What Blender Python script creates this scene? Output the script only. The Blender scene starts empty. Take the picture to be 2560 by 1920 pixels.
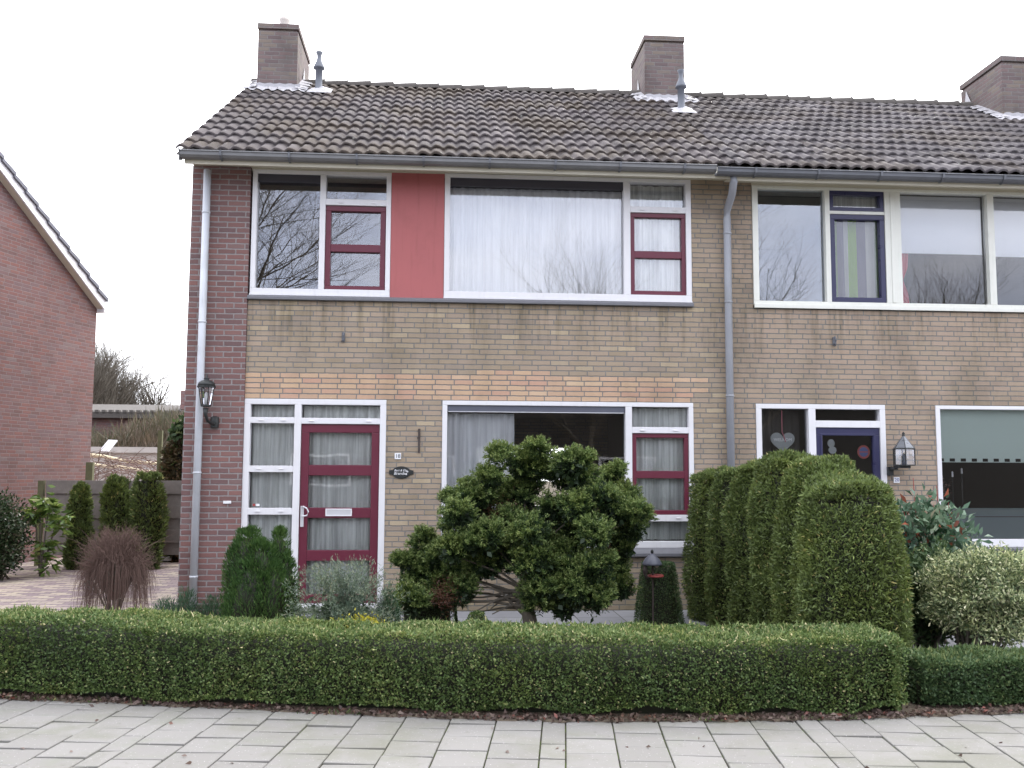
import bpy, math, random
import numpy as np
from mathutils import Vector, Matrix, Quaternion

# ------------------------------------------------------------------ scene, camera, light
S = bpy.context.scene
C = S.collection
R = math.radians
rng = np.random.default_rng(7)
random.seed(7)

YAW, PITCH, ROLL = 0.0739, 0.0905, 0.0047
cy, sy, cp, sp = math.cos(YAW), math.sin(YAW), math.cos(PITCH), math.sin(PITCH)
fwd = Vector((sy*cp, cy*cp, sp)); rt = Vector((cy, -sy, 0)); up = rt.cross(fwd)
c_, s_ = math.cos(ROLL), math.sin(ROLL)
rt2 = c_*rt + s_*up; up2 = -s_*rt + c_*up
cd = bpy.data.cameras.new('camera'); cam = bpy.data.objects.new('camera', cd); C.objects.link(cam)
cam.matrix_world = Matrix(((rt2.x, up2.x, -fwd.x, 0.0), (rt2.y, up2.y, -fwd.y, -11.1013), (rt2.z, up2.z, -fwd.z, 1.6203), (0, 0, 0, 1)))
cd.sensor_fit = 'HORIZONTAL'; cd.sensor_width = 36.0; cd.lens = 2390.35/2560*36.0
cd.clip_start = 0.05; cd.clip_end = 2000
S.camera = cam
S.render.resolution_x = 1024; S.render.resolution_y = 768
S.view_settings.view_transform = 'Standard'; S.view_settings.look = 'None'; S.view_settings.gamma = 1
S.view_settings.exposure = 1.2

SUN_EL, SUN_AZ = R(42), R(28)          # sun high behind the houses, a little to the right
sdir = Vector((math.sin(SUN_AZ)*math.cos(SUN_EL), math.cos(SUN_AZ)*math.cos(SUN_EL), math.sin(SUN_EL)))
ld = bpy.data.lights.new('sun', 'SUN'); ld.energy = 0.9; ld.angle = R(14); ld.color = (1.0, 0.96, 0.9)
lo = bpy.data.objects.new('sun', ld); C.objects.link(lo); lo.rotation_euler = sdir.to_track_quat('Z', 'Y').to_euler()

W = bpy.data.worlds.new('World'); S.world = W; W.use_nodes = True
wt = W.node_tree; wt.nodes.clear()
def wn(t, **k):
    n = wt.nodes.new(t)
    for a, b in k.items(): setattr(n, a, b)
    return n
sky = wn('ShaderNodeTexSky', sky_type='NISHITA', sun_disc=False); sky.sun_elevation = SUN_EL; sky.sun_rotation = SUN_AZ
sky.air_density = 1.0; sky.dust_density = 2.0
tc = wn('ShaderNodeTexCoord')
mp = wn('ShaderNodeMapping'); mp.inputs['Scale'].default_value = (1.0, 1.0, 2.6); mp.inputs['Location'].default_value = (0.4, 0.2, 0.7)
nz = wn('ShaderNodeTexNoise'); nz.inputs['Scale'].default_value = 2.3; nz.inputs['Detail'].default_value = 7; nz.inputs['Roughness'].default_value = 0.55
cr = wn('ShaderNodeValToRGB')
cr.color_ramp.elements[0].position = 0.36; cr.color_ramp.elements[0].color = (7.4, 8.2, 10.4, 1)
cr.color_ramp.elements[1].position = 0.64; cr.color_ramp.elements[1].color = (12.6, 12.7, 13.5, 1)
dt = wn('ShaderNodeVectorMath', operation='DOT_PRODUCT'); dt.inputs[1].default_value = (sdir.x, sdir.y, sdir.z)
mr = wn('ShaderNodeMapRange'); mr.inputs['From Min'].default_value = -0.1; mr.inputs['From Max'].default_value = 0.8
mx = wn('ShaderNodeMix', data_type='RGBA'); mx.inputs[7].default_value = (19.4, 19.5, 20.0, 1)   # thin bright cloud towards the sun
m2 = wn('ShaderNodeMix', data_type='RGBA'); m2.inputs[0].default_value = 0.93
bg = wn('ShaderNodeBackground'); bg.inputs[1].default_value = 0.10
wo = wn('ShaderNodeOutputWorld')
L_ = wt.links.new
L_(tc.outputs['Generated'], mp.inputs[0]); L_(mp.outputs[0], nz.inputs['Vector']); L_(nz.outputs['Fac'], cr.inputs[0])
L_(tc.outputs['Generated'], dt.inputs[0]); L_(dt.outputs['Value'], mr.inputs['Value'])
L_(mr.outputs[0], mx.inputs[0]); L_(cr.outputs[0], mx.inputs[6])
L_(sky.outputs[0], m2.inputs[6]); L_(mx.outputs[2], m2.inputs[7]); L_(m2.outputs[2], bg.inputs[0]); L_(bg.outputs[0], wo.inputs[0])

# ------------------------------------------------------------------ materials
class N:
    """small node-graph helper"""
    def __init__(s, name):
        s.m = bpy.data.materials.new(name); s.m.use_nodes = True; s.t = s.m.node_tree
        s.p = s.t.nodes['Principled BSDF']; s.o = s.t.nodes['Material Output']
    def n(s, typ, **k):
        x = s.t.nodes.new(typ)
        for a, b in k.items(): setattr(x, a, b)
        return x
    def put(s, sock, v):
        if isinstance(v, (int, float)): sock.default_value = v
        elif isinstance(v, (tuple, list)): sock.default_value = tuple(v) + ((1,) if len(v) == 3 and sock.type == 'RGBA' else ())
        else: s.t.links.new(v, sock)
    def math(s, op, a, b=0.0, c=None, clamp=False):
        x = s.n('ShaderNodeMath', operation=op, use_clamp=clamp); s.put(x.inputs[0], a); s.put(x.inputs[1], b)
        if c is not None: s.put(x.inputs[2], c)
        return x.outputs[0]
    def mix(s, f, a, b, blend='MIX'):
        x = s.n('ShaderNodeMix', data_type='RGBA', blend_type=blend); s.put(x.inputs[0], f); s.put(x.inputs[6], a); s.put(x.inputs[7], b)
        return x.outputs[2]
    def noise(s, vec, scale, detail=4, rough=0.55, out='Fac'):
        x = s.n('ShaderNodeTexNoise'); s.put(x.inputs['Vector'], vec); x.inputs['Scale'].default_value = scale
        x.inputs['Detail'].default_value = detail; x.inputs['Roughness'].default_value = rough
        return x.outputs[out]
    def white(s, vec, out='Value'):
        x = s.n('ShaderNodeTexWhiteNoise', noise_dimensions='3D'); s.put(x.inputs['Vector'], vec); return x.outputs[out]
    def xyz(s, x=0.0, y=0.0, z=0.0):
        v = s.n('ShaderNodeCombineXYZ'); s.put(v.inputs[0], x); s.put(v.inputs[1], y); s.put(v.inputs[2], z); return v.outputs[0]
    def sep(s, v):
        x = s.n('ShaderNodeSeparateXYZ'); s.put(x.inputs[0], v); return x.outputs
    def ramp(s, f, stops, interp='LINEAR'):
        x = s.n('ShaderNodeValToRGB'); x.color_ramp.interpolation = interp; e = x.color_ramp.elements
        while len(e) < len(stops): e.new(0.5)
        for el, (p, c) in zip(e, stops): el.position = p; el.color = tuple(c) + (1,)
        s.put(x.inputs[0], f); return x.outputs[0]
    def smooth(s, v, a, b):
        x = s.n('ShaderNodeMapRange', interpolation_type='SMOOTHSTEP'); s.put(x.inputs['Value'], v)
        x.inputs['From Min'].default_value = a; x.inputs['From Max'].default_value = b; return x.outputs[0]
    def pos(s): return s.n('ShaderNodeNewGeometry').outputs['Position']
    def obj(s): return s.n('ShaderNodeTexCoord').outputs['Object']
    def bump(s, h, dist=0.01, strength=1.0):
        x = s.n('ShaderNodeBump'); x.inputs['Distance'].default_value = dist; x.inputs['Strength'].default_value = strength
        s.put(x.inputs['Height'], h); s.t.links.new(x.outputs[0], s.p.inputs['Normal'])
    def done(s, col=None, rough=0.7, spec=0.3, metal=0.0):
        if col is not None: s.put(s.p.inputs['Base Color'], col)
        s.put(s.p.inputs['Roughness'], rough); s.p.inputs['Specular IOR Level'].default_value = spec
        s.p.inputs['Metallic'].default_value = metal
        return s.m

def plain(name, col, rough=0.5, spec=0.4, metal=0.0, var=0.12, scale=9.0, bumpd=0.0, runs=0.0):
    m = N(name); p = m.obj()
    n1 = m.noise(p, scale, 5, 0.6)
    f = m.math('MULTIPLY_ADD', n1, 2*var, 1-var)
    x = m.n('ShaderNodeVectorMath', operation='SCALE'); x.inputs[0].default_value = col; m.put(x.inputs['Scale'], f)
    if bumpd: m.bump(m.noise(p, scale*6, 3), bumpd)
    cc = x.outputs[0]
    if runs:
        qx, qy, qz = m.sep(m.pos())
        st = m.noise(m.xyz(m.math('MULTIPLY', m.math('ADD', qx, qy), 14.0), 0.0, m.math('MULTIPLY', qz, 0.9)), 1.0, 5, 0.7)
        bl = m.noise(m.pos(), 2.5, 5, 0.6)
        g = m.math('MULTIPLY', m.math('ADD', m.smooth(st, 0.5, 0.75), m.math('MULTIPLY', m.smooth(bl, 0.5, 0.75), 0.7)), runs)
        cc = m.mix(g, cc, m.mix(1.0, cc, (0.62, 0.62, 0.56), 'MULTIPLY'))
    return m.done(cc, m.math('MULTIPLY_ADD', n1, 0.2, rough-0.1), spec, metal)

def brick_mat(name, bw, bh, mj, palette, mortar, patch=None, stain=0.0, local=False, wild=True, z0=0.0, x0=0.0, bond_rough=0.004):
    m = N(name); P = m.obj() if local else m.pos()
    px, py, pz = m.sep(P)
    u0 = m.math('ADD', m.math('ADD', px, py), -x0+40.0); v0 = m.math('ADD', pz, -z0+10*bh)
    wob = m.noise(P, 14.0, 2, out='Color'); wx, wy, wz = m.sep(wob)
    u = m.math('ADD', u0, m.math('MULTIPLY', m.math('SUBTRACT', wx, 0.5), bond_rough*2))
    v = m.math('ADD', v0, m.math('MULTIPLY', m.math('SUBTRACT', wz, 0.5), bond_rough*2.2))
    row = m.math('FLOOR', m.math('DIVIDE', v, bh))
    par = m.math('MULTIPLY', m.math('MODULO', row, 2.0), 0.5)
    if wild:
        rr = m.white(m.xyz(row, 3.3, 1.1))
        par = m.math('ADD', par, m.math('MULTIPLY', m.math('FLOOR', m.math('MULTIPLY', rr, 3.0)), 0.17))
    us = m.math('ADD', m.math('DIVIDE', u, bw), par)
    col = m.math('FLOOR', us)
    fu = m.math('MULTIPLY', m.math('SUBTRACT', us, col), bw)
    fv = m.math('SUBTRACT', v, m.math('MULTIPLY', row, bh))
    du = m.math('MINIMUM', fu, m.math('SUBTRACT', bw, fu)); dv = m.math('MINIMUM', fv, m.math('SUBTRACT', bh, fv))
    fine = m.math('MULTIPLY', m.math('SUBTRACT', m.noise(P, 90.0, 2), 0.5), 0.006)
    d = m.math('ADD', m.math('MINIMUM', du, dv), fine)
    mask = m.smooth(d, mj*0.42, mj*0.66)
    rnd = m.white(m.xyz(row, col, 0.5)); rnd2 = m.white(m.xyz(row, col, 9.5))
    bc = m.ramp(rnd, palette, 'LINEAR')
    if patch:      # newer, smoother bricks laid in after a repair
        zlo, zhi, ztop, xa, xb, xc, xd, pal2 = patch
        ctr = m.math('ADD', m.math('MULTIPLY', m.math('SUBTRACT', m.math('ADD', col, 0.5), par), bw), x0-40.0)
        zr = m.math('ADD', m.math('MULTIPLY', m.math('ADD', row, 0.5), bh), z0-10*bh)
        def rng_(v, a, b): return m.math('MULTIPLY', m.math('GREATER_THAN', v, a), m.math('LESS_THAN', v, b))
        jit = m.math('ADD', ctr, m.math('MULTIPLY', m.math('SUBTRACT', m.white(m.xyz(row, 7.7, 2.2)), 0.5), 0.5))
        pm = m.math('MAXIMUM', m.math('MULTIPLY', rng_(zr, zlo, zhi), rng_(jit, xa, xb)), m.math('MULTIPLY', rng_(zr, zhi, ztop), rng_(ctr, xc, xd)))
        bc = m.mix(pm, bc, m.ramp(rnd2, pal2))
    bc = m.mix(m.math('MULTIPLY', m.noise(P, 55.0, 4, 0.7), 0.5), bc, m.mix(1.0, bc, (0.62, 0.6, 0.58), 'MULTIPLY'))
    mc = m.mix(m.noise(P, 20.0, 4), tuple(x*0.75 for x in mortar), tuple(x*1.2 for x in mortar))
    c = m.mix(mask, mc, bc)
    if stain:
        st = m.noise(m.xyz(m.math('MULTIPLY', m.math('ADD', px, py), 1.0), 0.0, m.math('MULTIPLY', pz, 0.55)), 1.3, 6, 0.62)
        c = m.mix(m.math('MULTIPLY', m.smooth(st, 0.42, 0.72), stain), c, m.mix(1.0, c, (0.55, 0.56, 0.53), 'MULTIPLY'))
    if stain > 0.5 and not local:
        sk = m.noise(m.xyz(m.math('MULTIPLY', m.math('ADD', px, py), 9.0), 0.0, m.math('MULTIPLY', pz, 0.5)), 1.0, 5, 0.65)
        band = m.math('MULTIPLY', m.smooth(pz, 2.75, 3.55), m.math('LESS_THAN', pz, 3.58))
        foot = m.math('SUBTRACT', 1.0, m.smooth(m.math('ADD', pz, m.math('MULTIPLY', m.noise(P, 3.0, 4), 0.4)), 0.15, 0.6))
        c = m.mix(m.math('MULTIPLY', m.math('MULTIPLY', m.smooth(sk, 0.46, 0.68), band), 0.75), c, m.mix(1.0, c, (0.55, 0.55, 0.50), 'MULTIPLY'))
        c = m.mix(m.math('MULTIPLY', foot, 0.45), c, m.mix(1.0, c, (0.60, 0.66, 0.52), 'MULTIPLY'))
    h = m.math('ADD', mask, m.math('MULTIPLY', m.noise(P, 70.0, 3), 0.35))
    m.bump(h, 0.006, 0.9)
    return m.done(c, 0.88, 0.25)

YEL = [(0.0, (0.337, 0.269, 0.194)), (0.25, (0.406, 0.322, 0.234)), (0.5, (0.373, 0.299, 0.224)), (0.72, (0.416, 0.324, 0.245)), (0.88, (0.330, 0.269, 0.214)), (1.0, (0.484, 0.391, 0.272))]
PNK = [(0.0, (0.360, 0.282, 0.216)), (0.3, (0.406, 0.314, 0.245)), (0.55, (0.372, 0.298, 0.224)), (0.8, (0.413, 0.318, 0.239)), (1.0, (0.329, 0.260, 0.209))]
ORN = [(0.0, (0.53, 0.36, 0.255)), (0.5, (0.60, 0.42, 0.28)), (0.8, (0.55, 0.34, 0.25)), (1.0, (0.64, 0.47, 0.32))]
RED = [(0.0, (0.183, 0.108, 0.102)), (0.3, (0.236, 0.124, 0.114)), (0.55, (0.169, 0.108, 0.108)), (0.8, (0.258, 0.136, 0.122)), (1.0, (0.208, 0.138, 0.133))]
NRED = [(0.0, (0.181, 0.113, 0.108)), (0.3, (0.244, 0.122, 0.112)), (0.55, (0.200, 0.136, 0.141)), (0.8, (0.260, 0.128, 0.113)), (1.0, (0.223, 0.164, 0.164))]
M = {}
M['yellow'] = brick_mat('yellow_brick', 0.218, 0.0602, 0.011, YEL, (0.215, 0.205, 0.19), patch=(2.43, 2.74, 2.80, -2.6, 3.05, 0.48, 1.33, ORN), stain=0.55, z0=2.431)
M['pinkish'] = brick_mat('weathered_buff_brick', 0.218, 0.0602, 0.011, PNK, (0.20, 0.195, 0.18), stain=0.8, z0=2.431)
M['red'] = brick_mat('red_brick', 0.205, 0.063, 0.014, RED, (0.27, 0.24, 0.235), stain=0.2, wild=False, z0=0.0, x0=-2.906)
M['nred'] = brick_mat('neighbour_red_brick', 0.215, 0.0625, 0.012, NRED, (0.24, 0.19, 0.185), stain=0.35, local=True)
M['chim'] = brick_mat('sooty_chimney_brick', 0.215, 0.0625, 0.011, [(0.0, (0.15, 0.115, 0.115)), (0.4, (0.20, 0.145, 0.14)), (0.7, (0.17, 0.14, 0.135)), (1.0, (0.22, 0.18, 0.15))], (0.20, 0.185, 0.18), stain=0.7)

def roof_mat(name, base, moss):
    m = N(name); P = m.pos(); px, py, pz = m.sep(P)
    tid = m.white(m.xyz(m.math('FLOOR', m.math('DIVIDE', px, 0.3)), m.math('FLOOR', m.math('DIVIDE', m.math('ADD', py, 10.43), 0.3015)), 0.0))
    c = m.mix(tid, tuple(b*0.72 for b in base), tuple(b*1.25 for b in base))
    ms = m.smooth(m.math('ADD', m.noise(P, 1.1, 5, 0.6), m.math('MULTIPLY', m.noise(P, 17.0, 4, 0.7), 0.35)), 0.60, 0.80)
    c = m.mix(m.math('MULTIPLY', ms, moss), c, (0.062, 0.045, 0.03))
    c = m.mix(m.math('MULTIPLY', m.smooth(m.noise(P, 26.0, 3, 0.5), 0.60, 0.72), 0.55*moss), c, (0.055, 0.058, 0.03))
    v = m.n('ShaderNodeTexVoronoi'); m.put(v.inputs['Vector'], P); v.inputs['Scale'].default_value = 6.5
    sp_ = m.math('MULTIPLY', m.math('LESS_THAN', v.outputs['Distance'], 0.11), m.math('GREATER_THAN', m.sep(v.outputs['Color'])[0], 0.72))
    c = m.mix(m.math('MULTIPLY', sp_, 0.7), c, (0.34, 0.34, 0.30))
    m.bump(m.noise(P, 60.0, 4, 0.7), 0.008)
    return m.done(c, 0.85, 0.3)
M['roof'] = roof_mat('brown_roof_tiles', (0.080, 0.068, 0.070), 0.7)
M['roof2'] = roof_mat('grey_roof_tiles', (0.095, 0.085, 0.09), 0.45)
M['nroof'] = plain('dark_blue_grey_tiles', (0.14, 0.14, 0.17), 0.6, var=0.3)
M['ridge'] = plain('ridge_tiles', (0.085, 0.075, 0.068), 0.85, var=0.45, scale=14, bumpd=0.01)
M['white'] = plain('white_paint', (0.72, 0.71, 0.73), 0.35, var=0.04, runs=0.22)
M['cream'] = plain('cream_paint', (0.72, 0.72, 0.66), 0.4, var=0.05, runs=0.3)
M['soffit'] = plain('beige_soffit', (0.60, 0.56, 0.46), 0.6, var=0.06)
M['burg'] = plain('burgundy_paint', (0.125, 0.022, 0.040), 0.35, var=0.08)
M['panel'] = plain('brick_red_panel', (0.39, 0.115, 0.115), 0.6, var=0.08, scale=3, runs=0.45)
M['navy'] = plain('navy_paint', (0.035, 0.035, 0.085), 0.3, var=0.1)
M['sill'] = plain('dark_stone_sill', (0.15, 0.15, 0.165), 0.5, var=0.2, scale=20)
M['zinc'] = plain('grey_zinc', (0.185, 0.185, 0.19), 0.5, metal=0.2, var=0.25, scale=5)
M['zincd'] = plain('dark_zinc', (0.125, 0.13, 0.145), 0.55, metal=0.1, var=0.3, scale=5)
M['pvc'] = plain('pale_grey_pipe', (0.52, 0.54, 0.58), 0.45, var=0.1, scale=4, runs=0.4)
M['pvcd'] = plain('mid_grey_pipe', (0.30, 0.31, 0.34), 0.5, var=0.15, scale=4, runs=0.4)
M['lead'] = plain('lead_flashing', (0.40, 0.39, 0.41), 0.6, var=0.3, scale=18, bumpd=0.006)
M['black'] = plain('black_iron', (0.022, 0.024, 0.024), 0.45, var=0.25)
M['iron'] = plain('rusty_iron', (0.07, 0.055, 0.05), 0.8, var=0.4, scale=30)
M['flue'] = plain('grey_flue', (0.14, 0.15, 0.175), 0.5, var=0.15)
M['pot'] = plain('pale_clay_pot', (0.55, 0.50, 0.46), 0.8, var=0.25)
M['wood'] = plain('weathered_planks', (0.23, 0.205, 0.185), 0.85, var=0.4, scale=7, bumpd=0.004)
M['woodg'] = plain('mossy_post', (0.13, 0.13, 0.07), 0.9, var=0.4, scale=12)
M['log'] = plain('barked_pale_branch', (0.60, 0.52, 0.36), 0.8, var=0.25, scale=8)
M['bark'] = plain('grey_brown_bark', (0.11, 0.095, 0.075), 0.9, var=0.4, scale=12)
M['twig'] = plain('brown_twigs', (0.135, 0.085, 0.07), 0.9, var=0.4, scale=6)
M['room'] = plain('room_wallpaper', (0.10, 0.085, 0.085), 0.9, var=0.1)
M['roomd'] = plain('dim_carpet', (0.06, 0.055, 0.05), 0.9)
M['shut'] = plain('rolled_blind_grey', (0.055, 0.052, 0.065), 0.5)
M['shutl'] = plain('slate_blind_case', (0.10, 0.105, 0.135), 0.4)
M['chrome'] = plain('brushed_aluminium', (0.66, 0.66, 0.68), 0.35, metal=0.35, var=0.05)
M['enamel'] = plain('white_enamel', (0.80, 0.80, 0.82), 0.2, var=0.02)
M['ink'] = plain('dark_ink', (0.03, 0.04, 0.07), 0.4)
M['blueink'] = plain('blue_ink', (0.09, 0.10, 0.28), 0.4)
M['red_p'] = plain('red_plastic', (0.30, 0.055, 0.05), 0.5)
M['brass'] = plain('lamp_mirror', (0.20, 0.21, 0.23), 0.3, metal=0.4)
M['shed'] = plain('pale_shed_boards', (0.42, 0.40, 0.38), 0.8, var=0.3, scale=3)
M['whitey'] = plain('white_board', (0.62, 0.63, 0.66), 0.5)
M['redcloth'] = plain('red_curtain_cloth', (0.50, 0.07, 0.10), 0.9, var=0.15)
M['greyheart'] = plain('grey_wood_heart', (0.32, 0.34, 0.34), 0.8)
M['pinkc'] = plain('pink_ribbon', (0.5, 0.16, 0.2), 0.8)
M['bluec'] = plain('blue_film', (0.07, 0.10, 0.26), 0.5)
M['yolk'] = plain('grey_concrete_edge', (0.34, 0.33, 0.32), 0.9, var=0.2)

def glass_mat(name, base=0.13, tint=(0.985, 0.99, 0.99)):
    m = N(name); t = m.t
    tr = m.n('ShaderNodeBsdfTransparent'); tr.inputs[0].default_value = tint + (1,)
    gl = m.n('ShaderNodeBsdfGlossy'); gl.inputs['Roughness'].default_value = 0.004; gl.inputs[0].default_value = (0.97, 0.97, 1.0, 1)
    fr = m.n('ShaderNodeFresnel'); fr.inputs[0].default_value = 1.5
    bp = m.n('ShaderNodeBump'); bp.inputs['Distance'].default_value = 0.0016; bp.inputs['Strength'].default_value = 0.5
    m.put(bp.inputs['Height'], m.noise(m.pos(), 1.6, 2)); t.links.new(bp.outputs[0], gl.inputs['Normal'])
    mxs = m.n('ShaderNodeMixShader'); m.put(mxs.inputs[0], m.math('ADD', m.math('MULTIPLY', fr.outputs[0], 1.0-base), base, clamp=True))
    t.links.new(tr.outputs[0], mxs.inputs[1]); t.links.new(gl.outputs[0], mxs.inputs[2]); t.links.new(mxs.outputs[0], m.o.inputs[0])
    return m.m
M['glass'] = glass_mat('double_glazing', 0.085)
M['glass2'] = glass_mat('coated_glazing', 0.09, (0.9, 0.95, 1.0))
M['glass3'] = glass_mat('clear_glazing', 0.012)
M['lglass'] = glass_mat('lantern_glass', 0.05)

def cloth_mat(name, col, alpha=0.0, stripes=None, fold_shade=0.15):
    m = N(name); t = m.t
    c = col
    px, py, pz = m.sep(m.obj())
    if stripes: c = m.ramp(m.math('FRACT', m.math('MULTIPLY', m.math('ADD', px, 50.0), stripes[0])), stripes[1], 'CONSTANT')
    elif fold_shade == 0: c = col
    else: c = m.mix(m.smooth(m.noise(m.xyz(m.math('MULTIPLY', px, 4.0), 0.0, m.math('MULTIPLY', pz, 0.12)), 5.0, 4, 0.7), 0.35, 0.65), tuple(x*(1-fold_shade) for x in col), tuple(min(1, x*1.08) for x in col))  # fold shading painted into the cloth colour as vertical streaks
    d = m.n('ShaderNodeBsdfDiffuse'); tl = m.n('ShaderNodeBsdfTranslucent'); m.put(d.inputs[0], c); m.put(tl.inputs[0], c)
    a = m.n('ShaderNodeMixShader'); a.inputs[0].default_value = 0.15; t.links.new(d.outputs[0], a.inputs[1]); t.links.new(tl.outputs[0], a.inputs[2])
    b = m.n('ShaderNodeMixShader'); b.inputs[0].default_value = alpha; tr = m.n('ShaderNodeBsdfTransparent')
    t.links.new(a.outputs[0], b.inputs[1]); t.links.new(tr.outputs[0], b.inputs[2]); t.links.new(b.outputs[0], m.o.inputs[0])
    return m.m
M['net'] = cloth_mat('white_net_curtain', (0.90, 0.91, 0.93), 0.03)
M['net2'] = cloth_mat('grey_net_curtain', (0.90, 0.92, 0.89), 0.02, fold_shade=0.30)
M['blind'] = cloth_mat('white_roller_blind', (0.84, 0.86, 0.90), fold_shade=0.0)
M['gblind'] = cloth_mat('pale_green_roller_blind', (0.58, 0.68, 0.63), fold_shade=0.0)
M['film'] = cloth_mat('frosted_window_film', (0.22, 0.27, 0.27), 0.35, fold_shade=0.0)
M['stripe'] = cloth_mat('green_striped_curtain', (0.5, 0.5, 0.5), 0, (1.75, [(0.0, (0.20, 0.30, 0.12)), (0.17, (0.20, 0.19, 0.24)), (0.3, (0.5, 0.5, 0.5)), (0.42, (0.26, 0.42, 0.10)), (0.6, (0.18, 0.17, 0.22)), (0.8, (0.5, 0.5, 0.48))]))

def leaf_mat(name, stops, trans=0.25, gloss=0.5):
    """stops over the per-leaf tone attribute; near-black inner shade at the low end"""
    m = N(name); t = m.t
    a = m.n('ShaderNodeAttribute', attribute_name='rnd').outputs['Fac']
    c = m.ramp(a, [(0.0, (0.022, 0.024, 0.012))] + [(0.02 + 0.98*p, q) for p, q in stops])  # first stop near-black: shade behind the leaves, painted on the core only
    c = m.mix(m.math('MULTIPLY', m.smooth(m.noise(m.pos(), 2.2, 3), 0.45, 0.7), 0.35), c, m.mix(1.0, c, (1.25, 1.1, 0.7), 'MULTIPLY'))
    m.put(m.p.inputs['Base Color'], c); m.p.inputs['Roughness'].default_value = gloss; m.p.inputs['Specular IOR Level'].default_value = 0.35
    tl = m.n('ShaderNodeBsdfTranslucent'); m.put(tl.inputs[0], c)
    x = m.n('ShaderNodeMixShader'); x.inputs[0].default_value = trans
    t.links.new(m.p.outputs[0], x.inputs[1]); t.links.new(tl.outputs[0], x.inputs[2]); t.links.new(x.outputs[0], m.o.inputs[0])
    return m.m
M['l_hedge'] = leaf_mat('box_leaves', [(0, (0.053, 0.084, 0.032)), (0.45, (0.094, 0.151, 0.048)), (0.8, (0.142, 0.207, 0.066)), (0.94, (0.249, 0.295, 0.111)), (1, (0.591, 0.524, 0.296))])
M['l_hedge2'] = leaf_mat('dark_box_leaves', [(0, (0.038, 0.069, 0.029)), (0.5, (0.068, 0.118, 0.048)), (0.9, (0.116, 0.173, 0.069)), (1, (0.239, 0.270, 0.113))])
M['l_thuja'] = leaf_mat('thuja_sprays', [(0, (0.082, 0.110, 0.040)), (0.5, (0.145, 0.199, 0.059)), (0.85, (0.220, 0.275, 0.082)), (1, (0.500, 0.432, 0.181))])
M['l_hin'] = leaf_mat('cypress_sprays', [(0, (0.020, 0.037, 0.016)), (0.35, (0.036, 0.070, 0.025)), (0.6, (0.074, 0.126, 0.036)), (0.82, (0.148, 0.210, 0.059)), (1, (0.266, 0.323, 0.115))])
M['l_rust'] = leaf_mat('dead_brown_sprays', [(0, (0.06, 0.03, 0.02)), (1, (0.16, 0.07, 0.04))])
M['l_jun'] = leaf_mat('juniper_needles', [(0, (0.030, 0.069, 0.023)), (0.5, (0.067, 0.137, 0.037)), (1, (0.144, 0.235, 0.067))])
M['l_blue'] = leaf_mat('blue_juniper_needles', [(0, (0.060, 0.090, 0.060)), (0.5, (0.120, 0.168, 0.120)), (0.9, (0.216, 0.264, 0.180)), (1, (0.336, 0.336, 0.228))])
M['l_pine'] = leaf_mat('pine_needles', [(0, (0.030, 0.072, 0.036)), (1, (0.084, 0.156, 0.084))])
M['l_yel'] = leaf_mat('yellow_green_leaves', [(0, (0.18, 0.20, 0.02)), (1, (0.55, 0.50, 0.05))])
M['l_var'] = leaf_mat('variegated_leaves', [(0, (0.066, 0.099, 0.046)), (0.35, (0.132, 0.185, 0.093)), (0.6, (0.344, 0.397, 0.198)), (0.85, (0.661, 0.688, 0.397)), (1, (0.820, 0.793, 0.555))])
M['l_dark'] = leaf_mat('dark_glossy_leaves', [(0, (0.019, 0.039, 0.019)), (0.6, (0.046, 0.078, 0.033)), (1, (0.156, 0.156, 0.117))], gloss=0.3)
M['l_auc'] = leaf_mat('aucuba_leaves', [(0, (0.07, 0.13, 0.03)), (0.6, (0.17, 0.26, 0.06)), (1, (0.40, 0.45, 0.14))], gloss=0.3)
M['l_photo'] = leaf_mat('photinia_leaves', [(0, (0.05, 0.11, 0.06)), (0.4, (0.13, 0.22, 0.15)), (0.84, (0.30, 0.38, 0.30)), (0.86, (0.28, 0.08, 0.05)), (1, (0.32, 0.12, 0.08))], gloss=0.22)
M['l_ivy'] = leaf_mat('brown_ivy_leaves', [(0, (0.05, 0.045, 0.02)), (0.5, (0.11, 0.08, 0.035)), (0.8, (0.16, 0.10, 0.06)), (1, (0.06, 0.12, 0.03))])
M['l_litter'] = leaf_mat('fallen_leaf_litter', [(0, (0.065, 0.042, 0.037)), (0.6, (0.143, 0.098, 0.083)), (0.9, (0.220, 0.169, 0.144)), (1, (0.271, 0.094, 0.074))])
M['l_shrub'] = leaf_mat('bare_shrub_twigs', [(0, (0.055, 0.05, 0.035)), (0.4, (0.095, 0.095, 0.055)), (0.8, (0.15, 0.115, 0.085)), (1, (0.22, 0.17, 0.13))])

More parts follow.
